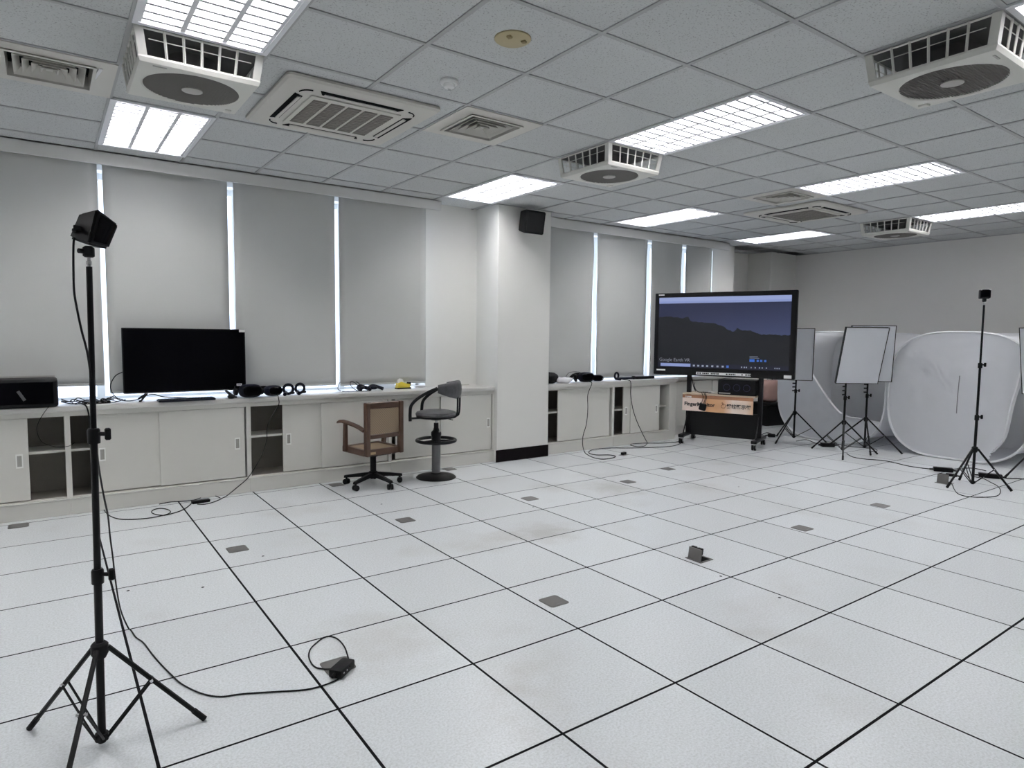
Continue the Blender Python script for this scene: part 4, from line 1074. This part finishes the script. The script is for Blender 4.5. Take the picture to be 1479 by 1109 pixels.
# ================================================================== WALL LOUDSPEAKER
t = thing('wall_loudspeaker', 'black loudspeaker mounted high on the white pillar', 'loudspeaker', (4.12, 3.50, 2.655), 0)
def sp_ring(y, a, b): return [(-a, y, -b), (a, y, -b), (a, y, b), (-a, y, b)]
Rt = RX(math.radians(10))
sp = MB().ring_loft([sp_ring(-.095, .128, .118), sp_ring(-.085, .134, .124), sp_ring(.06, .105, .105)])
bmesh.ops.bevel(sp.bm, geom=list(sp.bm.edges), offset=.008, segments=2, affect='EDGES')
bmesh.ops.rotate(sp.bm, verts=sp.bm.verts, cent=(0, 0, 0), matrix=Rt); sp.build('cabinet', M_BPLA, t, smooth=40)
g = MB().box(-.115, .115, -.099, -.094, -.105, .105, bev=.003); bmesh.ops.rotate(g.bm, verts=g.bm.verts, cent=(0, 0, 0), matrix=Rt); g.build('grille', mat('speaker_mesh', (.014, .014, .015), .8), t)
MB().box(-.03, .03, .05, .125, -.03, .03, bev=.004).build('bracket', M_BLACK, t, smooth=0)

# ================================================================== FLOOR OUTLETS
def plate_mesh():
    b = MB()
    def rs(h, z, r=.016):
        out = []
        for qx, qy, a0 in ((1, 1, 0), (-1, 1, 90), (-1, -1, 180), (1, -1, 270)):
            for k in range(4):
                a = math.radians(a0+90*k/3); out.append((qx*(h-r)+r*math.cos(a), qy*(h-r)+r*math.sin(a), z))
        return out
    b.ring_loft([rs(.062, .0003), rs(.062, .002), rs(.059, .0035), rs(.052, .0035), rs(.0515, .0028)]); return b
pm = None
plates = [(.72, 2.13, 'closed square grey outlet cover in the floor beside a screw hole', None),
          (-.46, 3.54, 'closed grey outlet cover in the floor against the plinth under the black box', None),
          (1.915, 3.54, 'closed grey outlet cover in the floor under the cane armchair', None),
          (3.16, 3.585, 'closed grey outlet cover in the floor just behind the bar stool', None),
          (1.905, .315, 'closed grey outlet cover between the adapter and the raised outlet lid', None),
          (1.93, 2.13, 'closed grey outlet cover on the floor in front of the cane armchair', 'plain floor outlet covers'), (3.12, 2.13, 'closed grey outlet cover on the floor in front of the bar stool', 'plain floor outlet covers'),
          (4.32, 2.13, 'closed grey outlet cover on the floor in front of the pillar foot', 'plain floor outlet covers'), (5.13, 2.33, 'closed grey outlet cover on the floor nearest the display trolley', 'plain floor outlet covers'),
          (4.29, .31, 'closed grey outlet cover next in line beyond the raised outlet lid', 'plain floor outlet covers'), (5.48, .305, 'closed grey outlet cover on the floor nearest the far tripod', 'plain floor outlet covers'),
          (.715, .312, 'grey floor outlet cover under the black adapter with looped lead', None)]
for (x, y, lb, gr) in plates:
    o = thing('floor_outlet', lb, 'floor outlet', (x, y, 0), 0, gr)
    if pm is None: pm = plate_mesh().build('cover_plate', M_PLATE, o, smooth=30)
    else: inst(pm, o)
    MB().box(-.02, .02, -.046, -.040, .0029, .0036).build('finger_slot', M_STEEL, o, smooth=0)
def open_outlet(label, loc, rz, h=.11):
    o = thing('floor_outlet', label, 'floor outlet', (loc[0], loc[1], 0), rz)
    f = MB(); f.box(-.062, -.050, -.062, .062, .0003, .004).box(.050, .062, -.062, .062, .0003, .004).box(-.05, .05, -.062, -.05, .0003, .004).box(-.05, .05, .05, .062, .0003, .004)
    f.build('rim', M_PLATE, o, smooth=0)
    MB().box(-.05, .05, -.05, .05, .0003, .0012).build('socket_well', M_JOINT, o, smooth=0)
    R = RX(math.radians(-8)); l = MB().box(-.05, .05, -.052, -.042, .003, h, bev=.003, rot=R, piv=(0, -.05, .003)); ld = l.build('lid', M_PLATE, o, smooth=30)
    s = MB()
    for x in (-.025, .022): s.box(x-.018, x+.018, -.041, -.018, h-.035, h+.006, bev=.003, rot=R, piv=(0, -.05, .003))
    s.build('socket', M_BPLA, ld, smooth=30)
    return o
open_outlet('floor outlet with its grey lid raised on bare floor', (3.10, .310), -PI/2, .078)
open_outlet('floor outlet with raised grey lid beside the far tripod foot', (6.93, .37), -PI/2, .095)

# adapter beside the near tripod, sitting on the cover plate
p = fl(494, 972)
t = thing('power_adapter', 'black power adapter with looped lead on the near floor outlet', 'adapter', (p.x, p.y, .0035), math.radians(38))
MB().box(-.055, .055, -.030, .030, .001, .036, bev=.006, seg=2).build('case', M_BPLA, t, smooth=40)
for s in (-1, 1): MB().lathe([(.004, 0), (.004, .002)], n=10).build('indicator', M_CHR, t, loc=(-.025+s*.012, -.0305, .022), rot=(PI/2, 0, 0))
MB().cyl((-.055, 0, .022), (-.075, 0, .018), .007, 8).build('strain_relief', M_RUB, t)
PA = (p.x, p.y)
Z0 = .0045
def F(*uv, z=Z0): return [tuple(fl(u, v, z)) for u, v in uv]
q = fl(494, 972)
loop = F((468, 966), (457, 964), (450, 958), (446, 948), (448, 938), (455, 930), (467, 921), (477, 919), (488, 923), (497, 933), (502, 946), (504, 957))
cable('adapter_loop', 'thin black lead making one loop behind the near adapter', [tuple(fl(480, 966, .02))]+loop[:]+[tuple(fl(505, 962, .03))], .0032)
# sensor lead: down the pole, then over the floor to the adapter
p_box = dep(110, 343, fdist((SL[0], SL[1], 1.72)))
dpole = fdist((SL[0], SL[1], .9))
dfl = fdist(fl(186, 908))
upper = [(113, 332), (109, 337), (107, 345), (106, 356), (106, 385), (107, 420), (111, 445), (118, 478), (124, 500), (128, 520)]
pts = [tuple(dep(u, v, fdist((SL[0], SL[1], 1.72))-.005)) for u, v in upper]
pts += [tuple(dep(u, v, fdist((SL[0], SL[1], 1.2))+.018)) for u, v in ((134, 570), (137, 620))]
lowr = [(140, 655), (145, 690), (151, 722), (156, 745), (159, 775), (163, 805), (167, 840), (174, 880)]
for k, (u, v) in enumerate(lowr): pts.append(tuple(dep(u, v, dpole+.02+(dfl-dpole-.02)*min(1, (k/8)**.9))))
pts += F((186, 908), (196, 920), (207, 928), (220, 945), (233, 960), (248, 975), (263, 988), (290, 1001), (318, 1006), (350, 1002), (395, 999), (440, 996), (466, 990), (484, 983), (492, 978))
cable('sensor_lead', 'long black lead from the near tripod sensor to the floor adapter', pts, .0033, k=5)
# headset lead over the worktop edge down to the floor
hl = [(1.44, 3.80, ZT+.012), (1.435, 3.70, ZT+.008), (1.428, 3.655, ZT-.004), (1.425, 3.648, .76)]
hl += [tuple(py(u, v, 3.635-.0009*k)) for k, (u, v) in enumerate(((387, 612), (385, 635), (379, 655), (370, 672), (358, 690)))]
hl += [tuple(py(340, 706, 3.60))]+F((326, 717), (318, 721), (308, 725), (296, 728), (285, 728))
cable('headset_lead', 'black lead hanging from the headset over the open cabinet bay', hl, .0035)
t = thing('inline_adapter', 'flat black adapter on the floor against the cabinet plinth', 'adapter', tuple(fl(290, 726, 0)), math.radians(4))
MB().box(-.07, .07, -.022, .022, .001, .026, bev=.005).build('case', M_BPLA, t, smooth=30)
cable('floor_lead', 'black lead with a small coil on the floor by the cabinet plinth', F((277, 726), (272, 731), (262, 737), (250, 741), (238, 744), (226, 743), (219, 740), (222, 736), (232, 734), (243, 736), (246, 740), (236, 744), (215, 748), (190, 750), (170, 749), (156, 743), (148, 733), (141, 722)), .0035)
cable('floor_lead', 'black lead lying along the plinth beside the flat adapter', F((230, 728), (245, 725), (262, 724), (280, 722), (296, 717), (310, 716), (318, 719)), .0035)
# ================================================================== THINGS ON THE RIGHT WORKTOP
t = MB().blob((0, 0, .065), .12, .10, .065, amp=.35, seed=2, n=28, m=16).build('knitted_hat', M_BPLA, loc=(4.655, 3.82, ZT)); tag(t, 'crumpled black hat on the worktop against the pillar', 'hat')
t = MB().blob((0, 0, .035), .12, .07, .038, amp=.55, seed=8, n=32, m=16).build('white_cloth', M_PAPER, loc=(4.84, 3.75, ZT)); tag(t, 'crumpled white cloth in front of the black hat', 'cloth')
headset('dark headset with straps on the right worktop', (5.20, 3.755), -.2, 1.05)
headset('compact dark headset at the end beside white paper', (5.44, 3.79), -.6, .72)
t = MB().tube(smooth_path([(-.10, .03, .02), (-.03, .0, .05), (.02, -.02, .09), (.05, -.01, .03), (.09, .02, .015)], 5), .018, 8).build('head_strap_band', M_BPLA, loc=(5.07, 3.86, ZT)); tag(t, 'black strap band bent up beside the right worktop headset', 'strap')
cable('thin_cable', 'thin cord arching up behind the right worktop headset', [(4.93, 3.80, ZT+.004), (4.95, 3.84, ZT+.05), (5.05, 3.885, ZT+.115), (5.2, 3.885, ZT+.12), (5.26, 3.85, ZT+.09)], .0028)
t = MB().box(-.17, .17, -.11, .11, 0, .002, rot=RZ(-.25)).build('white_sheet', M_PAPER, smooth=0, loc=(5.70, 3.80, ZT)); tag(t, 'white paper sheet lying flat between headset and ring controller', 'paper')
controller('single ring controller on the right worktop next to the black stick', (5.83, 3.84), .2)
t = thing('black_stick', 'long black stick lying on the right worktop', 'stick', (6.20, 3.86, ZT), -.06)
MB().cyl((-.34, 0, .017), (.10, 0, .017), .015, 10).build('shaft', M_NAVY, t); MB().cyl((.0, 0, .019), (.34, 0, .019), .019, 10).build('grip', M_BPLA, t); MB().blob((-.03, 0, .022), .03, .024, .022).build('joint', M_BPLA, t)
# leads hanging from the right worktop
cable('worktop_lead', 'black lead hanging off the right worktop below the headset', [(5.25, 3.75, ZT+.006), (5.22, 3.67, ZT+.006), (5.215, 3.648, ZT-.02)]+[tuple(py(u, v, 3.64)) for u, v in ((849, 570), (849, 590), (847, 612), (842, 630))]+[tuple(py(842, 645, 3.60))]+F((846, 655), (855, 660), (868, 663), (882, 662), (889, 659), (880, 657), (862, 657), (852, 655), (851, 652), (858, 649), (880, 647), (910, 647), (945, 646), (972, 644), (986, 639)), .0045)
cable('worktop_lead', 'black lead hanging from the single ring controller to the floor', [(5.86, 3.76, ZT+.012), (5.88, 3.68, ZT+.008), (5.90, 3.65, ZT-.02)]+[tuple(py(u, v, 3.64)) for u, v in ((911, 570), (914, 590), (919, 606))]+[tuple(py(926, 622, 3.60)), tuple(py(932, 634, 3.52))]+F((935, 640), (931, 644), (921, 645), (911, 643), (914, 641), (930, 640), (955, 640), (978, 638), (986, 635)), .0045)
t = thing('plug_socket', 'small black plug lying on a floor outlet by the right cabinet plinth', 'plug', tuple(fl(901, 657)), .2)
MB().box(-.06, .06, -.035, .035, .0005, .004, bev=.001).build('cover_plate', M_PLATE, t, smooth=0); MB().box(-.04, .03, -.02, .02, .004, .035, bev=.005).build('plug_body', M_BPLA, t)

# ================================================================== THINGS BY THE TENTS
def brick(label, u, v, rz, L_=.16, W_=.07, h=.045):
    p = fl(u, v); t = thing('power_brick', label, 'adapter', (p.x, p.y, 0), rz)
    MB().box(-L_/2, L_/2, -W_/2, W_/2, .001, h, bev=.008, seg=2).build('case', M_BPLA, t, smooth=40)
    for s in (-1, 1): MB().cyl((s*L_/2, 0, h*.45), (s*(L_/2+.035), 0, h*.40), .008, 8).build('strain_relief', M_RUB, t)
    return t
brick('black power brick in front of the closed tent left of the tripod', 1362, 681, math.radians(-60), .18)
brick('black power brick by the right foot of the far tripod', 1430, 690, math.radians(-65), .20)
brick('slim black power brick near the raised outlet lid of the far tripod', 1374, 688, math.radians(-75), .10, .045, .03)
brick('dark power brick under the crossed softbox legs', 1195, 645, math.radians(-40), .16, .09, .05)
brick('black power brick on the floor between display trolley and softbox', 1114, 631, math.radians(-50), .10, .06, .045)
cable('tent_lead', 'black lead from the softbox legs to a power brick', F((1223, 655), (1232, 660), (1250, 663), (1275, 665), (1295, 669), (1312, 673), (1332, 676), (1352, 678)), .0045)
cable('tent_lead', 'black lead running behind the far tripod legs', F((1372, 678), (1385, 677), (1402, 676), (1416, 678), (1424, 680)), .0045)
cable('outlet_lead', 'thin lead looping on the floor before the far tripod', F((1364, 694), (1374, 698), (1378, 706), (1384, 713), (1398, 717), (1420, 718), (1440, 716), (1445, 709), (1441, 702), (1430, 696), (1420, 691), (1405, 688)), .0035)
cable('floor_wire', 'black wire leaving the picture beside the far tripod', F((1443, 688), (1455, 691), (1468, 691), (1479, 692), (1500, 694)), .005)
cable('floor_lead', 'dark cord on the floor along the half open tent', F((1150, 637), (1165, 635), (1178, 640), (1190, 642), (1200, 640), (1230, 645), (1262, 648), (1266, 652), (1255, 652)), .0045)
cable('floor_lead', 'black cord on the floor from the trolley to a power brick', F((1100, 628), (1108, 625), (1118, 628)), .006)
# box and bag at the far column
t = thing('storage_box', 'dark storage box on the floor at the far column', 'box', (9.32, 3.86, 0), -.2)
MB().box(-.20, .20, -.16, .16, .002, .33, bev=.01).build('box_body', M_BPLA, t, smooth=0); MB().box(-.21, .21, -.17, .17, .33, .37, bev=.01).build('box_lid', M_BPLA, t, smooth=0)
t = thing('paper_bag', 'pinkish brown bag on top of the dark storage box', 'bag', (9.32, 3.86, .37), -.2)
MB().blob((0, 0, .18), .17, .11, .18, e=4, amp=.08, seed=3).build('bag_body', mat('pink_paper', (.42, .27, .24), .8, var=.12), t)
MB().tube(smooth_path([(-.05, 0, .34), (-.03, 0, .42), (.03, 0, .42), (.05, 0, .34)], 4), .005, 6).build('bag_handle', M_HUB, t)
